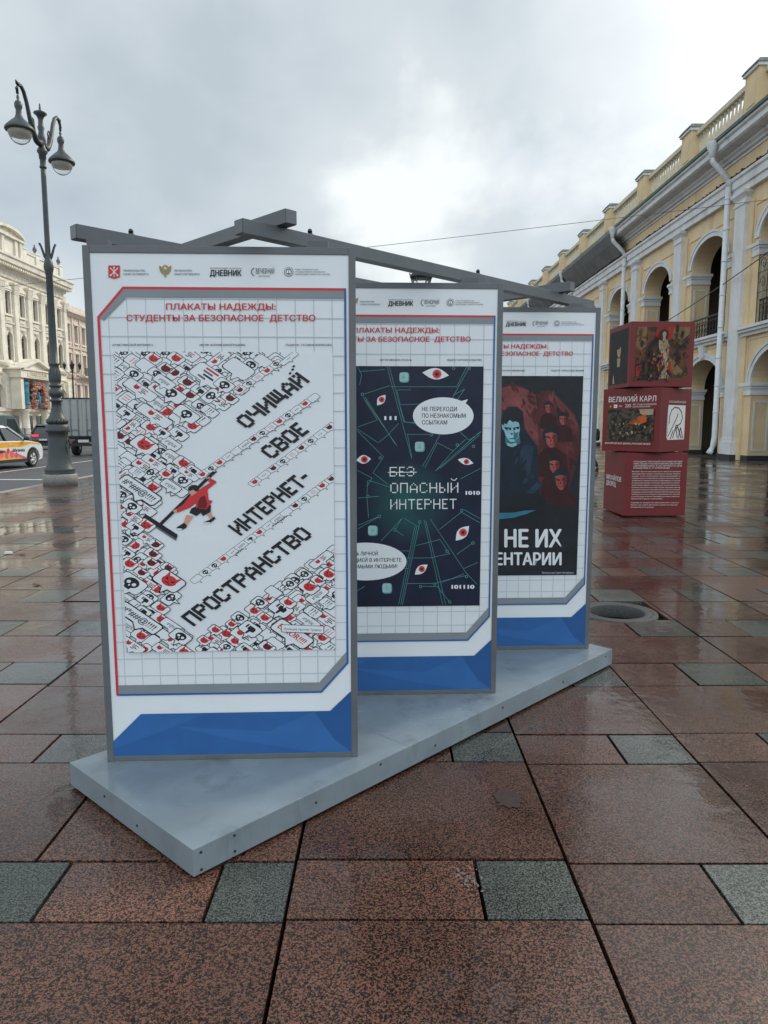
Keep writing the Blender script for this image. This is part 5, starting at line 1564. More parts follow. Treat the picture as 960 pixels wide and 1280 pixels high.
def crowd(x, y, r, turn=0):
    # dark red shoulders, hair and a lit face with brow, nose and mouth
    p8('p_dred2', (x - r * 1.9, y + r * 4.6), (x - r * 1.7, y + r * 2.2), (x - r * .7, y + r * 1.2), (x + r * .7, y + r * 1.2), (x + r * 1.8, y + r * 2.1), (x + r * 2.1, y + r * 4.6))
    s.ell('p_night', c8(x, y - r * .25), (r * 1.05 / K8, 0), (0, r * 1.15 / K8), 14)
    p8('p_face_r', (x - r * .7, y - r * .45), (x + r * .05, y - r * .6), (x + r * .72, y - r * .35), (x + r * .74, y + r * .3), (x + r * .3, y + r * 1.15), (x - r * .1, y + r * 1.25), (x - r * .55, y + r * .65))
    p8('p_dred', (x + r * .2, y - r * .4), (x + r * .72, y - r * .35), (x + r * .74, y + r * .3), (x + r * .3, y + r * 1.1), (x + r * .25, y + r * .5))
    p8('p_night', (x - r * .66, y - r * .2), (x - r * .1, y - r * .06), (x - r * .12, y + r * .1), (x - r * .62, y + r * .0)); p8('p_night', (x + r * .1, y - r * .06), (x + r * .66, y - r * .2), (x + r * .62, y + r * .0), (x + r * .12, y + r * .1))
    p8('p_dred', (x - r * .62, y - r * .12), (x - r * .1, y + r * .02), (x - r * .12, y + r * .18), (x - r * .6, y + r * .05)); p8('p_dred', (x + r * .1, y + r * .02), (x + r * .62, y - r * .12), (x + r * .6, y + r * .05), (x + r * .12, y + r * .18))
    p8('p_dred', (x - r * .06, y + r * .1), (x + r * .1, y + r * .5), (x - r * .15, y + r * .5)); p8('p_dred', (x - r * .22, y + r * .78), (x + r * .22, y + r * .74), (x + r * .18, y + r * .84), (x - r * .18, y + r * .86))
scatter(s, [c8(*p) for p in ((-300, 560), (-250, 330), (-60, 200), (110, 190), (210, 165), (320, 190), (430, 250), (530, 215), (690, 335), (820, 560), (820, 800), (730, 1100), (660, 1240), (470, 1180), (420, 700))], ('p_crowd', 'p_dred2', 'p_crowd2', 'p_crowd', 'p_crowd2'), 150, 4, 16, 1.3, 5)
for a in ((545, 365, 42), (678, 470, 46), (572, 640, 78), (600, 890, 66), (-170, 420, 50), (-260, 600, 60), (-60, 330, 44)): crowd(*a)
crowd(660, 1030, 76)
p9('p_night', (420, 330), (560, 290), (700, 330), (830, 300), (830, 480), (420, 480)) if True else None
scatter(s, [c8(*p) for p in ((-300, 560), (-250, 330), (-60, 200), (110, 190), (210, 165), (320, 190), (430, 250), (530, 215), (690, 335), (820, 560), (820, 800), (730, 1100), (660, 1240), (470, 1180), (420, 700))], ('p_crowd', 'p_dred2', 'p_crowd2', 'p_dred2', 'p_crowd'), 240, 3, 12, 1.2, 5) if False else None
# hooded man
p8('p_hood', (-120, 1300), (-80, 760), (60, 660), (110, 480), (130, 400), (190, 358), (260, 358), (310, 400), (320, 480), (330, 560), (390, 650), (445, 720), (450, 1000), (470, 1120), (440, 1300))
p8('p_hood', (-90, 1220), (-50, 790), (100, 690), (140, 740), (200, 790), (280, 760), (330, 690), (420, 720), (430, 900), (400, 1100), (300, 1220))
p8('p_hood2', (290, 760), (330, 700), (410, 725), (400, 860), (350, 1000), (330, 900), (290, 860)); p8('p_hood2', (-40, 800), (60, 720), (100, 730), (40, 860), (-10, 980))
scatter(s, [c8(*p) for p in ((-40, 1150), (20, 820), (140, 760), (330, 720), (420, 760), (400, 1050), (300, 1180))], ('p_hood', 'p_hood2', 'p_hood'), 40, 4, 12, 1.9, 6)
p8('p_face_s', (150, 640), (280, 620), (290, 690), (220, 735), (150, 690))
p8('p_face_c', (140, 510), (200, 480), (275, 505), (285, 560), (270, 640), (235, 680), (195, 680), (155, 630), (138, 570))
p8('p_face_c', (118, 520), (138, 530), (142, 580), (124, 565)); p8('p_face_c', (160, 690), (200, 700), (255, 690), (250, 715), (210, 730), (170, 715))
p8('p_face_s', (225, 560), (240, 600), (275, 590), (265, 640), (235, 675), (228, 630))
p8('p_night', (138, 545), (205, 552), (205, 572), (160, 575)); p8('p_night', (220, 552), (280, 540), (278, 562), (228, 575))
p8('p_night', (196, 606), (212, 600), (222, 608), (208, 618)); p8('p_night', (180, 650), (238, 646), (232, 655), (188, 658))
p8('p_night', (112, 520), (118, 440), (160, 385), (230, 362), (300, 400), (318, 470), (305, 540), (285, 520), (262, 488), (215, 500), (190, 478), (165, 520), (138, 512))
s.ell('p_face_c', c8(178, 565), (10 / K8, 0), (0, 5 / K8), 8); s.ell('p_face_c', c8(248, 562), (10 / K8, 0), (0, 5 / K8), 8)
p9('p_hood', (90, 115), (260, 112), (340, 40), (440, 60), (500, 120), (420, 190), (280, 240), (90, 250))
p9('p_hood2', (300, 100), (340, 45), (370, 60), (330, 110)); p9('p_hood2', (340, 190), (440, 90), (490, 120), (400, 200))
p9('p_night', (-150, 240), (90, 250), (280, 240), (460, 180), (540, 260), (480, 330), (80, 350), (-150, 350))
p9('p_table', (-200, 400), (80, 372), (230, 370), (340, 350), (430, 348), (340, 385), (220, 418), (80, 432), (-200, 440))
for tx, x0_, x1_, y, h_ in (('НЕ ИХ', 148, 665, 686, 160), ('КОММЕНТАРИИ', -352, 663, 850, 112)):
    f9 = lambda x, yy: (610 + x / K8, 590 + yy / K8)
    s.text('p_white', tx, f9(x0_, y), f9(x1_, y), (0, -h_ / K8), .038)
s.text('p_lgrey', 'Прокуратура Санкт-Петербурга', (610 + 487 / K8, 590 + 928 / K8), (610 + 776 / K8, 590 + 928 / K8), (0, -1.9), .015)
merge('artwork', panels[2], bk, s)
s = Sheet(drawing(2), FY - .004)
s.text('p_ink', 'АВТОР: АННА МИХАЙЛОВА', (622, 464.6), (655, 464.6), (0, -1.8), .015)
s.text('p_ink', 'ПЕДАГОГ: АЛЕКСАНДР ИВАНОВ', (687, 464.6), (728, 464.6), (0, -1.8), .015)
s.build('caption', panels[2], fixn=False)

# ---------------- crossed beams over the panels
ZB = 0.1205 + VT + .026
bw = .058
beams = []
def beam(p, q_, z):
    d = Vector((q_[0] - p[0], q_[1] - p[1], 0)).normalized()
    b_ = MB(); b_.beam((p[0], p[1], z + bw / 2), (q_[0], q_[1], z + bw / 2), bw, bw, 'steel_d')
    o = b_.build('beam', st, SO, bevel=.002)
    for pt, sg in ((p, -1), (q_, 1)):
        e2 = MB()
        c_ = Vector((pt[0], pt[1], z + bw / 2))
        e2.beam(c_ + d * sg * .0005, c_ + d * sg * .004, bw * .93, bw * .93, 'steel')
        e2.build('end_cap', o, SO)
    return o
ba = beam((-.592, 3.043), (1.40, 5.035), ZB + .001)
bb = beam((-1.298, 3.127), (.42, 4.845), ZB + .001)
beam((-.39, 3.12), (-1.02, 3.75), ZB + .001 + bw + .001)
beam((1.175, 4.665), (.50, 5.34), ZB + .001 + bw + .001)
for x, y in ((-.285, 3.176), (.45, 3.962), (1.23, 4.778), (-1.20, 3.142), (-.46, 3.926), (.30, 4.741)):
    q = MB(); q.box(x - .045, x + .045, y - .022, y + .022, 0.1205 + VT + .0005, ZB + .0005, 'steel_d'); q.build('beam_bracket', st, SO)
for par, (x, y) in ((bb, (-1.12, 3.305)), (ba, (-.33, 3.305)), (ba, (.52, 4.155))):
    q = MB(); z = ZB + bw
    q.box(x - .01, x + .01, y - .004, y + .004, z, z + .02, 'lampd'); q.lathe([(.010, -.004), (.010, .004)], 'lampd', (x, y, z + .021), 10, rot=Matrix.Rotation(R(90), 3, 'X')); q.lathe([(.02, 0), (.02, .006), (0, .007)], 'lampd', (x, y, z), 10)
    q.build('eye_bolt', par, SO)

# ================================================================== OTHER THINGS
# ---------------- stack of burgundy cubes
QO = (4.73, 13.12, 0)
qt = thing('cube_display', 'tower of three burgundy cubes turned against one another, printed with paintings and text', 'exhibition stand', QO)
S_ = 1.10
def cube(z, rz, dx=0, dy=0):
    e_ = MB(); e_.box(-S_ / 2, S_ / 2, -S_ / 2, S_ / 2, 0, S_, 'cubered')
    o = e_.build('cube', qt, bevel=.006)
    o.location = (dx, dy, z); o.rotation_euler = (0, 0, R(rz))
    return o
cb1 = cube(.02, .6); cb2 = cube(1.14, 41.5, 0, 0); cb3 = cube(2.26, 1.5, .01, .02)
q = MB(); q.box(-.45, .45, -.45, .45, 0, .02, 'screw'); q.box(-.3, .3, -.3, .3, 1.12, 1.14, 'screw'); q.box(-.3, .3, -.3, .3, 2.24, 2.26, 'screw'); q.build('spacer', qt)
def face_sheet(side):
    """print on a cube side; drawing units 0..1 across and up"""
    return Sheet(lambda u, v: ((u - .5) * S_, v * S_), -S_ / 2 - .0012, .0006)
def put(sheet, name, par, side):
    o = sheet.build(name, par, fixn=False)
    o.rotation_euler = (0, 0, {'front': 0, 'left': R(-90), 'right': R(90)}[side])
    return o
rp = random.Random(4)
# bottom: text
s = face_sheet('front')
for k, tx in enumerate(('ГОСУДАРСТВЕННЫЙ РУССКИЙ МУЗЕЙ', 'ПРИГЛАШАЕТ НА ЮБИЛЕЙНУЮ ВЫСТАВКУ', '«ВЕЛИКИЙ КАРЛ» К 225-ЛЕТИЮ СО ДНЯ', 'РОЖДЕНИЯ К. П. БРЮЛЛОВА')):
    s.text('c_white', tx, (.14, .855 - k * .034), (.91 if k < 3 else .72, .855 - k * .034), (0, .021), .012)
L12 = ['Выставка в Русском музее представляет творчество художника', 'Карла Брюллова: портреты, исторические полотна, акварели,', 'рисунки, эскизы. В залах музея собраны произведения из', 'собрания музея, а также работы из других коллекций страны.', 'Особое место занимают портреты современников и большие', 'исторические картины. К выставке издан альбом и каталог,', 'подготовлены лекции и экскурсии для посетителей музея,', 'встречи с кураторами и реставраторами, программа занятий', 'для детей и взрослых. Выставка открыта для посетителей', 'ежедневно, кроме вторника. Вход по билетам музея. Касса', 'закрывается за час до закрытия. Приглашаем всех жителей', 'и гостей города посетить юбилейную выставку в корпусах', 'Михайловского дворца и корпуса Бенуа.']
for k, tx in enumerate(L12): s.text('c_white', tx, (.12, .70 - k * .036), (.89 if k < 12 else .62, .70 - k * .036), (0, .017), .012)
for k, tx in enumerate(('Подробная информация о выставке, расписание экскурсий и', 'билеты на сайте Русского музея и в кассах', 'Михайловского дворца')): s.text('c_white', tx, (.115, .205 - k * .036), ((.88, .86, .48)[k], .205 - k * .036), (0, .017), .012)
put(s, 'text_print', cb1, 'front')
s = face_sheet('left')
s.text('c_white', 'МИХАЙЛОВ', (.12, .53), (.86, .53), (0, .075), .03); s.text('c_white', 'ДВОРЕЦ', (.12, .43), (.62, .43), (0, .075), .03)
put(s, 'text_print', cb1, 'left')
# middle: title and landscape-like picture on the wide side, white sign on the narrow one
s = face_sheet('left')
s.text('c_white', 'ВЕЛИКИЙ КАРЛ', (.10, .79), (.92, .79), (0, .085), .012)
s.text('c_white', '225', (.40, .705), (.50, .705), (0, .05), .012); s.text('c_white', 'ЛЕТ СО ДНЯ РОЖДЕНИЯ', (.53, .735), (.93, .735), (0, .022), .01); s.text('c_white', 'КАРЛА БРЮЛЛОВА', (.53, .70), (.83, .70), (0, .022), .01)
s.ell('p_gold', (.14, .72), (.015, 0), (0, .022), 8); s.poly('c_white', [(.20, .695), (.26, .695), (.26, .75), (.20, .75)]); s.poly('p_teal', [(.222, .71), (.24, .71), (.24, .735), (.222, .735)]); s.text('c_white', 'РМ', (.29, .71), (.34, .71), (0, .025), .01)
s.poly('paint_b', [(.095, .17), (.90, .17), (.90, .67), (.095, .67)])
scatter(s, [(.12, .2), (.88, .2), (.88, .50), (.6, .44), (.12, .55)], ('paint_b', 'c_dark', 'paint_b', 'c_dark', 'paint_b', 'paint_ochre'), 110, .03, .09, None, 3)
s.poly('paint_pale', [(.68, .60), (.75, .57), (.90, .585), (.90, .67), (.66, .67)])
s.poly('paint_fire', [(.46, .44), (.58, .50), (.68, .57), (.76, .58), (.80, .54), (.79, .47), (.70, .44), (.62, .43)])
for k in range(34):
    x = rp.uniform(.2, .84); y = rp.uniform(.24, .47); r = rp.uniform(.006, .02)
    s.ell(rp.choice(('paint_pale', 'paint_ochre', 'paint_ochre', 'paint_b', 'c_dark')), (x, y), (r, rp.uniform(-.01, .01)), (rp.uniform(-.01, .01), r * 1.3), 7)
s.text('c_white', 'МИХАЙЛОВСКИЙ ДВОРЕЦ. РУССКИЙ МУЗЕЙ', (.09, .115), (.88, .115), (0, .026), .015)
put(s, 'painting_print', cb2, 'left')
s = face_sheet('front')
s.text('c_white', 'РУССКИЙ МУЗЕЙ', (.26, .77), (.80, .77), (0, .03), .012)
s.poly('c_white', [(.24, .19), (.80, .19), (.80, .735), (.24, .735)])
s.line('p_ink', [(.27, .25), (.52, .53)], .018); s.line('p_ink', [(.52, .53), (.56, .6)], .018)
s.line('p_ink', [(.28, .44), (.29, .56), (.34, .65), (.44, .70), (.58, .69), (.68, .62), (.71, .53), (.66, .45), (.56, .41), (.50, .42)], .018)
s.line('p_ink', [(.42, .22), (.50, .40), (.57, .22)], .018); s.line('p_ink', [(.50, .34), (.56, .40), (.70, .21)], .018); s.line('p_ink', [(.60, .21), (.66, .38), (.76, .21)], .016); s.line('p_ink', [(.34, .21), (.42, .34)], .014)
for k in range(22): s.poly('c_white', [(.19, .22 + k * .022), (.215, .22 + k * .022), (.215, .232 + k * .022), (.19, .232 + k * .022)])
put(s, 'sign_print', cb2, 'front') if False else None
o = s.build('sign_print', cb2, fixn=False); o.rotation_euler = (0, 0, 0)
# top: generic standing figure in a warm interior; dark half length on the left side
s = face_sheet('front')
s.poly('paint_a', [(.085, .10), (.92, .10), (.92, .915), (.085, .915)])
s.poly('paint_ochre', [(.085, .60), (.10, .915), (.25, .915), (.24, .62), (.17, .56)]); s.poly('paint_red', [(.42, .915), (.70, .915), (.64, .74), (.56, .68), (.46, .70), (.38, .80)]); s.poly('paint_ochre', [(.68, .915), (.92, .915), (.92, .70), (.80, .64), (.64, .74)])
s.poly('c_dark', [(.085, .10), (.40, .10), (.36, .36), (.22, .40), (.085, .34)])
s.poly('paint_red', [(.10, .16), (.19, .16), (.18, .34), (.10, .30)])
s.poly('paint_ochre', [(.56, .52), (.66, .44), (.78, .30), (.90, .20), (.84, .17), (.72, .18), (.62, .28), (.55, .40)])
s.poly('paint_pale', [(.46, .12), (.62, .14), (.60, .40), (.56, .56), (.47, .56), (.44, .36)])
s.poly('c_dark', [(.40, .44), (.48, .48), (.47, .66), (.44, .72), (.39, .60)]); s.poly('paint_red', [(.47, .14), (.52, .30), (.52, .52), (.48, .52), (.46, .32)]); s.poly('paint_red', [(.60, .18), (.67, .22), (.64, .38), (.58, .30)])
s.poly('paint_pale', [(.44, .72), (.57, .72), (.61, .62), (.59, .46), (.57, .60), (.55, .56), (.46, .56), (.44, .62)])
scatter(s, [(.1, .12), (.9, .12), (.9, .88), (.7, .9), (.62, .7), (.56, .5), (.46, .5), (.3, .8), (.1, .9)], ('paint_a', 'c_dark', 'paint_a', 'paint_a', 'c_dark', 'paint_a'), 90, .05, .16, 1.3, 8)
scatter(s, [(.46, .14), (.60, .14), (.60, .5), (.56, .68), (.46, .68), (.44, .4)], ('paint_pale', 'paint_pale', 'paint_ochre', 'c_dark'), 60, .02, .06, 1.5, 9)
s.ell('c_dark', (.505, .795), (.075, 0), (0, .085), 16); s.ell('paint_pale', (.512, .80), (.03, 0), (0, .042), 12); s.poly('paint_pale', [(.49, .77), (.53, .77), (.535, .71), (.485, .71)])
for k in range(26):
    x = rp.uniform(.32, .5); y = rp.uniform(.14, .5); r = rp.uniform(.008, .022)
    s.ell(rp.choice(('paint_ochre', 'c_dark', 'paint_red', 'c_dark')), (x, y), (r, 0), (.004, r * 1.4), 7)
put(s, 'painting_print', cb3, 'front')
s = face_sheet('left')
s.poly('c_dark', [(.06, .06), (.90, .06), (.90, .92), (.06, .92)])
s.ell('paint_pale', (.50, .60), (.09, 0), (0, .11), 14); s.poly('paint_pale', [(.42, .48), (.58, .48), (.55, .34), (.44, .34)]); s.ell('c_dark', (.47, .69), (.11, 0), (0, .07), 12); s.poly('paint_pale', [(.24, .08), (.34, .08), (.30, .20), (.26, .22)])
put(s, 'painting_print', cb3, 'left')

# ---------------- near street lamp
TO = (-8.62, 19.1, 0)
lt = thing('street_lamp', 'tall grey street lamp with two bell shaped lanterns, standing at the near kerb', 'street lamp', TO)
q = MB(); q.lathe([(.43, -.02), (.43, .27), (.40, .30)], 'lampstone', seg=40); q.build('footing', lt)
q = MB()
q.lathe([(.375, .30), (.375, .33), (.365, .36), (.385, .40), (.37, .44), (.32, .52), (.285, .70), (.265, .95), (.25, 1.25), (.25, 1.38), (.30, 1.40), (.30, 1.46), (.285, 1.50), (.29, 1.56), (.24, 1.60), (.22, 1.62)], 'lamp', seg=36)
for k in range(18):
    a = 2 * math.pi * k / 18; q.lathe([(0, -.075), (.04, -.06), (.055, 0), (.04, .05), (0, .065)], 'lamp', (.225 * math.cos(a), .225 * math.sin(a), 1.68), 8)
q.lathe([(.22, 1.60), (.245, 1.66), (.235, 1.74), (.19, 1.80), (.15, 1.92), (.125, 2.05), (.12, 2.18), (.165, 2.20), (.165, 2.235), (.12, 2.26), (.115, 2.30), (.155, 2.33), (.175, 2.40), (.17, 2.46), (.13, 2.52), (.125, 2.56), (.155, 2.58), (.155, 2.62), (.125, 2.64), (.14, 2.70), (.15, 2.80), (.13, 2.95), (.115, 3.05), (.112, 3.12), (.13, 3.14), (.13, 3.18), (.098, 3.20), (.094, 3.6), (.082, 5.4), (.092, 5.42), (.092, 5.46), (.115, 5.54), (.12, 5.62), (.10, 5.74), (.07, 5.80), (.066, 5.9), (.062, 7.8), (.062, 8.1)], 'lamp', seg=28)
for k in range(12):
    a = 2 * math.pi * k / 12
    q.lathe([(0, -.16), (.03, -.12), (.038, 0), (.025, .14), (0, .2)], 'lamp', (.12 * math.cos(a), .12 * math.sin(a), 2.84), 6)
q.tube([(0.26 * math.cos(t) * 0 + .255 + .0 * t, 0 + .09 * math.cos(t), 0.98 + .24 * math.sin(t)) for t in [2 * math.pi * i / 16 for i in range(17)]], .018, 'lampd', 6)
q.build('column', lt)
q = MB()
for a in (R(20), R(200)): q.tube([(0, 0, 5.72), (.08 * math.cos(a), .08 * math.sin(a), 5.86), (.15 * math.cos(a), .15 * math.sin(a), 6.10), (.19 * math.cos(a), .19 * math.sin(a), 6.18)], [.035, .032, .026, .03], 'lampd', 8)
q.build('banner_fork', lt)
q = MB(); q.lathe([(.062, 8.0), (.085, 8.02), (.085, 8.05), (.07, 8.08), (.07, 8.22), (.085, 8.24), (.09, 8.34), (.13, 8.40), (.12, 8.44), (.08, 8.52), (.07, 8.60), (.10, 8.66), (.085, 8.78), (.06, 8.88), (.085, 8.98), (.065, 9.03), (.055, 9.16), (.09, 9.25), (.16, 9.31), (.15, 9.335), (.05, 9.38), (.033, 9.40), (.022, 9.43), (.03, 9.46), (.016, 9.49), (.022, 9.52), (.0, 9.57)], 'lamp', seg=20)
q.build('finial', lt)
AD = Vector((.02, 1, 0)).normalized()
def lamp_arm(sg):
    a = MB()
    d = AD * sg
    prof = [(.05, 8.62), (.16, 8.56), (.28, 8.58), (.40, 8.72), (.46, 8.86), (.56, 9.02), (.66, 9.30), (.78, 9.50), (.90, 9.58), (1.02, 9.55), (1.09, 9.44), (1.07, 9.32)]
    a.tube([(d.x * r, d.y * r, z) for r, z in prof], [.085, .08, .075, .065, .075, .055, .05, .048, .046, .042, .036, .03], 'lamp', 8)
    a.tube([(d.x * (.42 + .07 * math.cos(t)), d.y * (.42 + .07 * math.cos(t)), 8.95 + .10 * math.sin(t)) for t in [i * .55 for i in range(10)]], .02, 'lamp', 6)
    a.tube([(d.x * r, d.y * r, z) for r, z in ((.84, 9.55), (.98, 9.57), (1.07, 9.56), (1.13, 9.61))], [.03, .045, .04, .012], 'lampd', 6)
    a.tube([(d.x * r, d.y * r, z) for r, z in ((1.06, 9.5), (1.14, 9.42), (1.12, 9.34), (1.06, 9.36))], .02, 'lampd', 6)
    return a.build('arm', lt)
lamp_arm(-1); lamp_arm(1)
def lantern(sg):
    c = AD * sg * 1.07
    n = MB(); n.lathe([(.02, 9.36), (.035, 9.30), (.02, 9.24), (.06, 9.22), (.09, 9.16), (.085, 9.08), (.062, 9.03), (.07, 8.92), (.10, 8.84), (.19, 8.76), (.27, 8.68), (.325, 8.62), (.335, 8.58), (.325, 8.555), (.28, 8.55)], 'lamp', seg=28)
    o = n.build('lantern', lt); o.location = (c.x, c.y, -.06)
    g = MB(); g.lathe([(.275, 8.553), (.255, 8.46), (.205, 8.36), (.13, 8.29), (.06, 8.26), (0, 8.255)], 'globe', seg=28); g.build('glass_bowl', o)
    g = MB(); g.lathe([(.26, 8.548), (.24, 8.50), (.16, 8.46), (0, 8.45)], 'reflector', seg=24); g.build('reflector', o)
lantern(-1); lantern(1)

# far multi-armed lamp across the street
ft = thing('street_lamp', 'distant dark street lamp with a cluster of small lanterns by the pale building', 'street lamp', (-33.3, 78.0, 0))
q = MB(); q.lathe([(.3, 0), (.3, .5), (.18, .7), (.15, 1.8), (.09, 2.0), (.075, 6.3), (.12, 6.4), (.06, 6.6), (.05, 7.6), (.1, 7.8), (0, 8.3)], 'lampd', seg=14); q.build('column', ft)
for k in range(4):
    a = k * math.pi / 2 + .5
    q = MB(); q.tube([(0, 0, 7.0), (.35 * math.cos(a), .35 * math.sin(a), 6.85), (.7 * math.cos(a), .7 * math.sin(a), 7.1), (.75 * math.cos(a), .75 * math.sin(a), 7.3)], .035, 'lampd', 6); q.build('arm', ft)
    q = MB(); q.lathe([(.09, 7.28), (.2, 7.7), (.22, 7.72), (.08, 7.9), (0, 8.05)], 'lampd', (.75 * math.cos(a), .75 * math.sin(a), 0), 8); q.build('lantern', ft)

# lantern post standing behind the posters
vt_ = thing('lantern_post', 'dark lantern with a small crowned roof, just showing above the middle poster', 'lantern', (.98, 20.0, .1))
q = MB(); q.lathe([(.28, 0), (.28, .3), (.16, .45), (.13, 1.2), (.07, 1.4), (.055, 4.6), (.09, 4.65), (.05, 4.8)], 'lampd', seg=16); q.build('column', vt_)
q = MB(); q.lathe([(.30, 5.40), (.31, 5.46), (.28, 5.50), (.20, 5.58), (.17, 5.63), (.11, 5.68), (.07, 5.70), (.10, 5.74), (.04, 5.77), (.05, 5.82), (0, 5.9)], 'lampd', seg=12)
for k in range(6):
    a = k * math.pi / 3; q.tube([(.27 * math.cos(a), .27 * math.sin(a), 5.42), (.31 * math.cos(a), .31 * math.sin(a), 5.52), (.30 * math.cos(a), .30 * math.sin(a), 5.60)], [.022, .015, .006], 'lampd', 6); q.tube([(.12 * math.cos(a), .12 * math.sin(a), 4.8), (.28 * math.cos(a), .28 * math.sin(a), 5.42)], .014, 'lampd', 5)
q.build('roof', vt_)
q = MB(); q.lathe([(.10, 4.8), (.26, 5.40)], 'globe', seg=6, smooth=False); q.build('glass', vt_)

# ---------------- vehicles
def wheel(name, par, x, y, r=.34, wd=.22, rim=True, n=5):
    g = MB(); rot = Matrix.Rotation(R(90), 3, 'X')
    g.lathe([(r * .68, -wd / 2), (r * .9, -wd / 2), (r, -wd / 2 + .03), (r, wd / 2 - .03), (r * .9, wd / 2), (r * .68, wd / 2), (r * .66, 0), (r * .68, -wd / 2)], 'tyre', (x, y, r), 28, rot=rot)
    t = g.build(name, par)
    g = MB()
    g.lathe([(r * .62, -wd / 2 + .01), (r * .69, -wd / 2 + .008), (r * .69, wd / 2 - .008), (r * .62, wd / 2 - .01), (r * .60, 0), (r * .62, -wd / 2 + .01)], 'rim', (x, y, r), 28, rot=rot)
    g.lathe([(0, -.04), (r * .62, -.04), (r * .62, .04), (0, .04)], 'plastic', (x, y, r), 24, rot=rot)
    if rim:
        for k in range(n):
            a = 2 * math.pi * k / n
            for s_ in (-.14, .14):
                p0 = Vector((x + r * .1 * math.cos(a), y, r + r * .1 * math.sin(a))); p1 = Vector((x + r * .64 * math.cos(a + s_ * 1.3), y, r + r * .64 * math.sin(a + s_ * 1.3)))
                for sy in (-1, 1):
                    o = Vector((0, sy * (wd / 2 - .025), 0)); g.tube([p0 + o, p1 + o], [.03, .024], 'rim', 5)
        g.lathe([(0, -wd / 2 + .0), (r * .16, -wd / 2 + .005), (r * .16, wd / 2 - .005), (0, wd / 2)], 'rim', (x, y, r), 14, rot=rot)
    g.build('rim', t)
def suv(name, label, loc, rz, paint, livery=False, lit=False):
    t = thing(name, label, 'car', loc, rz)
    L2, W = 2.25, .90
    wx = (-1.36, 1.36); wr = .40
    def archpts(cx): return [(cx + wr * math.cos(a), .34 + wr * math.sin(a)) for a in [math.pi - math.pi * k / 12 for k in range(13)]]
    low = [(-2.22, .30), (-1.36 - wr, .24)] + [(x, max(z, .24)) for x, z in archpts(-1.36)] + [(-1.36 + wr, .22), (1.36 - wr, .22)] + [(x, max(z, .24)) for x, z in archpts(1.36)] + [(1.36 + wr, .25), (2.18, .30)]
    prof = low + [(2.25, .48), (2.24, .72), (2.14, .88), (1.85, .98), (1.10, 1.07), (-1.95, 1.10), (-2.20, 1.02), (-2.27, .60)]
    # body: the side profile at three breadths, narrower at the flanks' top and the ends
    ys = [-.90, -.86, -.55, .55, .86, .90]
    def sec(y):
        f = abs(y)
        ins = 0 if f < .8 else (.03 if f < .88 else .07)
        o_ = []
        for x, z in prof:
            zz = z - (ins * .7 if z > .9 else 0); xx = x
            if abs(x) > 1.9: xx = x - math.copysign(ins * (2.5 if f > .88 else 1.6) + (.05 if f > .5 else 0), x)
            o_.append((xx, y, zz))
        return o_
    g = MB(); vs = []; fs = []; n = len(prof)
    for y in ys: vs += sec(y)
    for i in range(len(ys) - 1):
        for k in range(n):
            k2 = (k + 1) % n; fs.append((i * n + k, i * n + k2, (i + 1) * n + k2, (i + 1) * n + k))
    fs += [tuple(range(n)), tuple((len(ys) - 1) * n + k for k in range(n))[::-1]]
    g.mesh(vs, fs, paint); bo = g.build('body', t, bevel=.012)
    g = MB(); g.frustum((-2.12, 1.02, -.82, .82), 1.03, (-1.62, .12, -.60, .60), 1.60, 'carglass'); g.build('glasshouse', t, bevel=.03)
    g = MB(); g.frustum((-1.80, .22, -.66, .66), 1.555, (-1.55, .02, -.56, .56), 1.655, paint); g.build('roof', t, bevel=.04)
    for sy in (-1, 1):
        for a, c, r_, m_ in (((1.06, sy * .82, 1.04), (.16, sy * .635, 1.585), .034, paint), ((-2.12, sy * .80, 1.06), (-1.66, sy * .635, 1.58), .07, paint), ((-.30, sy * .835, 1.05), (-.36, sy * .64, 1.585), .035, 'plastic'), ((-1.28, sy * .825, 1.05), (-1.25, sy * .635, 1.585), .035, 'plastic')):
            g = MB(); g.tube([a, c], r_, m_, 6); g.build('pillar', t)
    for sy in (-1, 1):
        g = MB(); g.tube([(.80, sy * .86, 1.07), (.80, sy * .97, 1.12)], .03, 'plastic', 6); g.lathe([(0, -.10), (.06, -.09), (.085, 0), (.06, .09), (0, .10)], paint if not livery else 'plastic', (.78, sy * 1.02, 1.14), 10, rot=Matrix.Rotation(R(90), 3, 'X')); g.build('mirror', t)
        g = MB(); g.tube([(1.92, sy * .60, .80), (2.10, sy * .62, .78), (2.0, sy * .80, .80)], .06, 'headl', 8); g.build('headlight', t)
        g = MB(); g.box(-2.285, -2.12, sy * .52 - .2, sy * .52 + .2, .86, .98, 'tail_on' if lit else 'tail'); g.build('tail_light', t)
    g = MB()
    for sy in (-1, 1): g.box(-.94, .94, sy * .895 - .014, sy * .895 + .014, .235, .36, 'plastic')
    for cx in wx:
        for sy in (-1, 1):
            pts = archpts(cx)
            for k in range(12):
                (a, c), (d, e_) = pts[k], pts[k + 1]; f = 1.13
                F = lambda p: (cx + (p[0] - cx) * f, sy * .908, .34 + (p[1] - .34) * f)
                g.face([(a, sy * .908, c), (d, sy * .908, e_), F((d, e_)), F((a, c))], 'plastic'); g.face([F((a, c)), F((d, e_)), (F((d, e_))[0], sy * .85, F((d, e_))[2]), (F((a, c))[0], sy * .85, F((a, c))[2])], 'plastic')
    g.box(-2.29, -2.1, -.8, .8, .28, .46, 'plastic'); g.box(2.12, 2.27, -.72, .72, .28, .44, 'plastic')
    g.build('cladding', t)
    g = MB(); g.box(2.19, 2.268, -.46, .46, .50, .68, 'plastic'); g.build('grille', t)
    g = MB(); g.box(-2.30, -2.27, -.26, .26, .60, .71, 'plate'); g.build('number_plate', t)
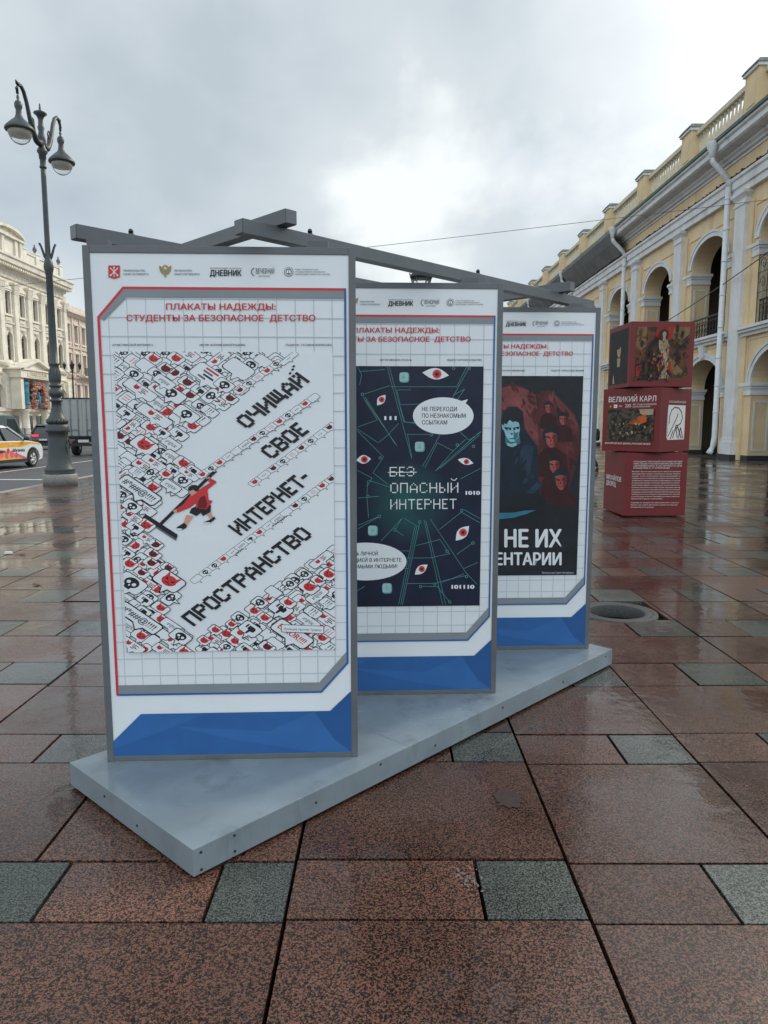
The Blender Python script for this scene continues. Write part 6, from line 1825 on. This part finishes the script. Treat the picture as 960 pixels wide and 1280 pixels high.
    for cx in wx:
        for sy in (-1, 1): wheel('wheel', t, cx, sy * .80)
    for x in (-.28, .62):
        for sy in (-1, 1):
            g = MB(); g.box(x - .85, x - .66, sy * .905 - .012, sy * .905 + .012, .90, .925, paint); g.build('door_handle', t)
    if livery:
        s = Sheet(lambda x, z: (x, z), -.9035, .0008)
        s.poly('carorange', [(-2.0, .86), (-.9, .83), (.6, .83), (1.25, .93), (1.85, .88), (1.9, .93), (1.1, 1.01), (-1.95, 1.03)])
        s.poly('carorange', [(-2.0, .37), (.92, .37), (.55, .50), (.15, .60), (-.3, .64), (-.9, .80), (-2.0, .80)])
        for x, z, r in ((-.72, .60, .14), (-.40, .52, .12), (-.06, .56, .14), (.2, .5, .1)):
            s.ell('carpink', (x, z), (r, 0), (0, r * 1.05), 16)
        s.ell('carred', (-.28, .70), (.09, 0), (0, .10), 14)
        s.poly('carpink', [(.1, .52), (.5, .40), (.8, .36), (.9, .40), (.55, .50), (.25, .60)])
        s.text('plastic', 'Музыка', (.02, .64), (.78, .64), (0, .13), .02)
        s.text('plastic', 'Яндекс', (-.92, .64), (-.42, .64), (0, .11), .02)
        s.build('livery', t, fixn=False)
    return t
RZc = R(90 - 5)
cx, cy = -14.18, 29.0
ox = 1.36 * math.cos(RZc) + .85 * math.sin(RZc); oy = 1.36 * math.sin(RZc) - .85 * math.cos(RZc)
suv('taxi_car', 'white car with orange band and pink livery on its doors, by the street lamp', (cx - ox, cy - oy, -.118), RZc, 'carwhite', livery=True)
suv('dark_car', 'black car with a red tail light lit, half hidden behind the lamp base', (-22.2, 49.2, -.118), R(91), 'carblack', lit=True)
# box truck
TX, TY = -15.9, 38.2
tk = thing('box_truck', 'grey box truck seen from behind in the street, past the lamp', 'truck', (TX, TY, -.118), R(90))
q = MB(); q.box(0, 5.6, -1.15, 1.15, 1.02, 3.02, 'truckbox'); q.build('cargo_box', tk, bevel=.02)
q = MB()
for y in (-1.13, 1.13): q.box(-.03, 5.62, y - .03, y + .03, 2.98, 3.05, 'truckgrey')
q.box(-.03, .03, -1.16, 1.16, 2.98, 3.05, 'plastic'); q.box(-.03, .03, -1.16, 1.16, .98, 1.05, 'plastic')
for y in (-1.14, 1.14): q.box(-.03, .03, y - .025, y + .025, 1.05, 2.98, 'truckgrey')
q.build('box_edging', tk)
for sy in (-1, 1):
    q = MB(); q.box(-.022, -.002, min(sy * .012, sy * 1.10), max(sy * .012, sy * 1.10), 1.07, 2.96, 'truckbox')
    d_ = q.build('rear_door', tk)
    for y in (sy * .22, sy * .62):
        q = MB(); q.tube([(-.05, y, 1.05), (-.05, y, 2.98)], .022, 'truckgrey', 8)
        for z in (1.12, 1.9, 2.9): q.box(-.07, -.02, y - .05, y + .05, z - .03, z + .03, 'truckgrey')
        q.build('lock_rod', d_)
    q = MB(); q.box(-.085, -.03, sy * .22 - .02, sy * .22 + sy * .34 + .02, 1.36, 1.41, 'truckgrey') if sy > 0 else q.box(-.085, -.03, -.58, -.2, 1.36, 1.41, 'truckgrey'); q.build('handle', d_)
    for z in (1.25, 2.0, 2.75):
        q = MB(); q.box(-.04, .0, sy * 1.06 - .06, sy * 1.06 + .06, z - .04, z + .04, 'truckgrey'); q.build('hinge', d_)
q = MB(); q.box(.05, 7.2, -.42, -.30, .72, .98, 'plastic'); q.box(.05, 7.2, .30, .42, .72, .98, 'plastic')
for x in (.2, 1.4, 2.6, 3.8, 5.2): q.box(x, x + .1, -1.1, 1.1, .9, 1.0, 'plastic')
q.box(-.02, .10, -1.1, 1.1, .52, .66, 'plastic'); q.box(.1, .2, -.5, -.42, .55, .9, 'plastic'); q.box(.1, .2, .42, .5, .55, .9, 'plastic')
q.build('chassis', tk)
q = MB(); q.box(-.045, -.022, -.28, .28, .72, .86, 'plate'); q.box(-.02, .0, -.3, .3, .66, .92, 'plastic'); q.build('number_plate', tk)
for sy in (-1, 1):
    q = MB(); q.box(-.05, -.021, sy * .85 - .17, sy * .85 + .17, .67, .79, 'tail_on' if sy < 0 else 'tail'); q.build('tail_light', tk)
for x in (1.25, 6.5):
    for sy in (-1, 1): wheel('wheel', tk, x, sy * .93, .40, .30, False)
q = MB(); q.frustum((5.75, 7.5, -1.05, 1.05), .55, (5.75, 7.55, -1.05, 1.05), 1.5, 'truckbox'); q.frustum((5.75, 7.55, -1.05, 1.05), 1.502, (5.75, 6.95, -.95, .95), 2.45, 'truckbox'); q.build('cab', tk, bevel=.04)
q = MB(); q.face([(7.53, -.92, 1.56), (7.53, .92, 1.56), (7.03, .84, 2.36), (7.03, -.84, 2.36)], 'carglass'); q.build('windscreen', tk)
# grey van beyond the taxi
vn = thing('delivery_van', 'grey green van standing beyond the white taxi car', 'van', (-18.3, 33.0, -.118), R(90))
q = MB(); q.prism_y([(-2.6, .35), (2.5, .35), (2.6, .6), (2.55, 1.0), (1.75, 1.25), (1.05, 2.05), (.8, 2.12), (-2.5, 2.15), (-2.62, 2.0)], -.96, .96, 'vangrey'); q.build('body', vn, bevel=.06)
q = MB(); q.face([(1.80, -.80, 1.27), (1.80, .80, 1.27), (1.15, .74, 1.98), (1.15, -.74, 1.98)], 'carglass'); o = q.build('windscreen', vn); o.location = (.03, 0, .03)
for sy in (-1, 1):
    q = MB(); q.face([(1.5, sy * .966, 1.25), (1.02, sy * .966, 1.92), (.3, sy * .966, 1.92), (.3, sy * .966, 1.25)], 'carglass'); q.build('side_window', vn)
    q = MB(); q.box(-2.66, -2.58, sy * .85 - .08, sy * .85 + .08, .9, 1.35, 'tail'); q.build('tail_light', vn)
q = MB(); q.face([(-2.68, -.8, 1.3), (-2.68, .8, 1.3), (-2.68, .76, 1.95), (-2.68, -.76, 1.95)], 'carglass'); q.build('rear_window', vn)
for x in (-1.6, 1.65):
    for sy in (-1, 1): wheel('wheel', vn, x, sy * .84, .36, .24, True)

# ---------------- railing and people on the far pavement
fr = thing('railing', 'black iron railing with panels along the far pavement in front of the cream building', 'railing', (-31.2, 70, 0))
q = MB()
for k in range(24):
    y = 58 + k * 1.6; q.box(-31.23, -31.17, y - .03, y + .03, 0, 1.15, 'iron')
q.build('post', fr, (-31.2, 70, 0))
q = MB()
for z in (.15, .6, 1.1): q.box(-31.22, -31.18, 58, 58 + 23 * 1.6, z - .02, z + .02, 'iron')
for k in range(int(23 * 1.6 / .16)): q.box(-31.21, -31.19, 58 + k * .16 - .01, 58 + k * .16 + .01, .15, 1.1, 'iron')
q.build('rail', fr, (-31.2, 70, 0))

def skin_mesh(name, joints, bones, mat_, parent, sub=1):
    me = bpy.data.meshes.new(name)
    me.from_pydata([j[0] for j in joints], bones, [])
    o = bpy.data.objects.new(name, me)
    COL.objects.link(o); o.parent = parent
    sm = o.modifiers.new('skin', 'SKIN'); sm.use_smooth_shade = True
    if not me.skin_vertices: me.attributes if False else None
    if len(me.skin_vertices) == 0:
        bm = bmesh.new(); bm.from_mesh(me); bm.verts.layers.skin.verify(); bm.to_mesh(me); bm.free()
    for i, v in enumerate(me.skin_vertices[0].data):
        r = joints[i][1]; v.radius = r if isinstance(r, tuple) else (r, r)
        v.use_root = (i == 0)
    ss = o.modifiers.new('sub', 'SUBSURF'); ss.levels = sub; ss.render_levels = sub
    me.materials.append(M[mat_])
    return o
def person(label, loc, rz, coat, trousers, hair='hair', stride=.22, arm=.1, hand_up=False):
    t = thing('person', label, 'person', loc, rz)
    H = lambda z: z
    sw = stride
    J = [((0, 0, .95), .12), ((0, 0, 1.15), (.15, .10)), ((0, .01, 1.36), (.17, .11)), ((0, .01, 1.48), .06), ((0, .03, 1.56), .055), ((0, .03, 1.66), (.078, .098)), ((0, .03, 1.72), (.065, .08)),
         ((.10, 0, .88), .095), ((.10, sw * .5, .48), .06), ((.10, sw * .55 - .1, .09), .042), ((.10, sw * .55 + .06, .035), .035),
         ((-.10, 0, .88), .095), ((-.10, -sw * .35, .48), .06), ((-.10, -sw - .06, .11), .042), ((-.10, -sw + .10, .04), .035),
         ((.20, .0, 1.40), .065), ((.26, -arm, 1.12), .048), ((.25, -arm + .10, .88), .036), ((.25, -arm + .14, .80), .034), ((.25, -arm + .17, .72), .02),
         ((-.20, .0, 1.40), .065), ((-.26, arm * .6, 1.12), .048), ((-.25, arm + .10, .88), .036), ((-.25, arm + .14, .80), .034), ((-.25, arm + .17, .72), .02)]
    Bn = [(0, 1), (1, 2), (2, 3), (3, 4), (4, 5), (5, 6), (0, 7), (7, 8), (8, 9), (9, 10), (0, 11), (11, 12), (12, 13), (13, 14), (2, 15), (15, 16), (16, 17), (17, 18), (18, 19), (2, 20), (20, 21), (21, 22), (22, 23), (23, 24)]
    skin_mesh('body', J, Bn, 'skin', t)
    up = lambda r, k: (r[0] + k, r[1] + k) if isinstance(r, tuple) else r + k
    ji = [0, 1, 2, 3, 15, 16, 17, 20, 21, 22]
    mp_ = {a: i for i, a in enumerate(ji)}
    skin_mesh('coat', [(J[a][0], up(J[a][1], .028)) for a in ji] + [((0, 0, .78), .155)], [(mp_[a], mp_[c]) for a, c in ((0, 1), (1, 2), (2, 3), (2, 15), (15, 16), (16, 17), (2, 20), (20, 21), (21, 22))] + [(0, len(ji))], coat, t)
    ji = [0, 7, 8, 9, 11, 12, 13]
    mp_ = {a: i for i, a in enumerate(ji)}
    skin_mesh('trousers', [(J[a][0], up(J[a][1], .02)) for a in ji], [(mp_[a], mp_[c]) for a, c in ((0, 7), (7, 8), (8, 9), (0, 11), (11, 12), (12, 13))], trousers, t)
    g = MB()
    for sg, y in ((1, sw * .55 - .02), (-1, -sw + .02)):
        g.lathe([(.045, .0), (.055, .03), (.05, .08), (.04, .13)], 'plastic', (sg * .10, y - .06, 0), 10); g.box(sg * .10 - .045, sg * .10 + .045, y - .1, y + .15, 0, .05, 'plastic')
    g.build('shoes', t, bevel=.01)
    g = MB(); g.lathe([(.0, 1.80), (.05, 1.79), (.088, 1.73), (.098, 1.67), (.09, 1.62)], hair, (0, .012, 0), 14); g.build('hair', t)
    g = MB()
    for sg in (-1, 1): g.lathe([(0, -.008), (.009, 0), (0, .008)], 'plastic', (sg * .032, .118, 1.665), 6)
    g.tube([(0, .115, 1.66), (0, .137, 1.63), (0, .118, 1.622)], [.008, .012, .008], 'skin', 6); g.box(-.02, .02, .112, .122, 1.592, 1.598, 'cloth_r'); g.build('face', t)
    return t
pp = person('walker in black wearing a backpack, mostly hidden behind the right edge of the farthest poster', (7.10, 25.0, .0), R(75), 'cloth_b', 'cloth_n')
bp_ = thing('backpack', 'bulky black backpack on the walker behind the farthest poster', 'backpack', (7.25, 24.95, 1.02), R(75))
q = MB(); q.lathe([(.10, .0), (.15, .03), (.165, .15), (.16, .32), (.12, .40), (0, .43)], 'cloth_b', (0, 0, 0), 14); q.build('bag', bp_)
q = MB(); q.tube([(.06, .1, .4), (.07, .26, .36), (.06, .2, .1)], .02, 'cloth_b', 6); q.tube([(-.06, .1, .4), (-.07, .26, .36), (-.06, .2, .1)], .02, 'cloth_b', 6); q.build('strap', bp_)
for (x, y, r, c, tr, lb) in ((-33.2, 74.6, 20, 'cloth_b', 'cloth_n', 'pedestrian in black walking in front of the turquoise column'), (-33.6, 77.6, 200, 'cloth_g', 'cloth_n', 'pedestrian in a beige coat below the flower arch'), (-32.6, 79.6, 175, 'cloth_r', 'cloth_b', 'pedestrian in a dark red coat nearest the black car')):
    person(lb, (x, y, 0), R(r), c, tr)

# ---------------- overhead cables
q = MB()
def cable(label, p, q_, sag, r):
    m_ = MB(); n = 40
    pts = []
    for k in range(n + 1):
        t = k / n
        pts.append((p[0] + (q_[0] - p[0]) * t, p[1] + (q_[1] - p[1]) * t, p[2] + (q_[2] - p[2]) * t - sag * 4 * t * (1 - t)))
    m_.tube(pts, r, 'wire', 6); o = m_.build('overhead_cable'); tag(o, label, 'cable'); return o
cable('thin overhead cable crossing the whole street above the posters to the yellow arcade', (15.2, 30.0, 10.45), (-37.6, 30.0, 5.1), .25, .010)
cable('dark cable slanting past the white downpipe of the yellow arcade', (15.05, 24.8, 9.0), (15.05, 40.5, 6.9), .15, .022)

# ---------------- litter
for (x, y, lb, m_) in ((-4.75, 8.95, 'white scrap of paper, alone on the wet paving left of the stand', 'paper'),):
    g = MB(); g.frustum((-.05, .05, -.03, .03), .004, (-.04, .035, -.02, .025), .035, m_); o = g.build('paper_scrap', bevel=.008); o.location = (x, y, 0); tag(o, lb, 'litter'); o.rotation_euler = (0, 0, .4)
for (x, y, r, lb) in ((-4.55, 8.9, .3, 'brown leaf lying beside the white paper scrap'), (-4.92, 11.4, 1.0, 'small brown leaf at the foot of the lamp reflection'), (-6.3, 13.2, 2.0, 'brown leaf nearest the street lamp'), (-3.55, 7.2, 2.6, 'curled brown leaf in the joint left of the nearest poster')):
    g = MB()
    pts = [(-.05, 0, .006), (-.02, .025, .014), (.02, .03, .010), (.055, .005, .02), (.02, -.028, .012), (-.02, -.022, .008)]
    g.face(pts, 'leaf'); g.face([(a, b_, c - .002) for a, b_, c in pts[::-1]], 'leaf'); g.tube([(-.05, 0, .006), (-.085, -.005, .012)], .0025, 'leaf', 5)
    o = g.build('fallen_leaf', fixn=False); o.location = (x, y, 0); o.rotation_euler = (0, 0, r); tag(o, lb, 'leaf', 'leaves on the wet paving')
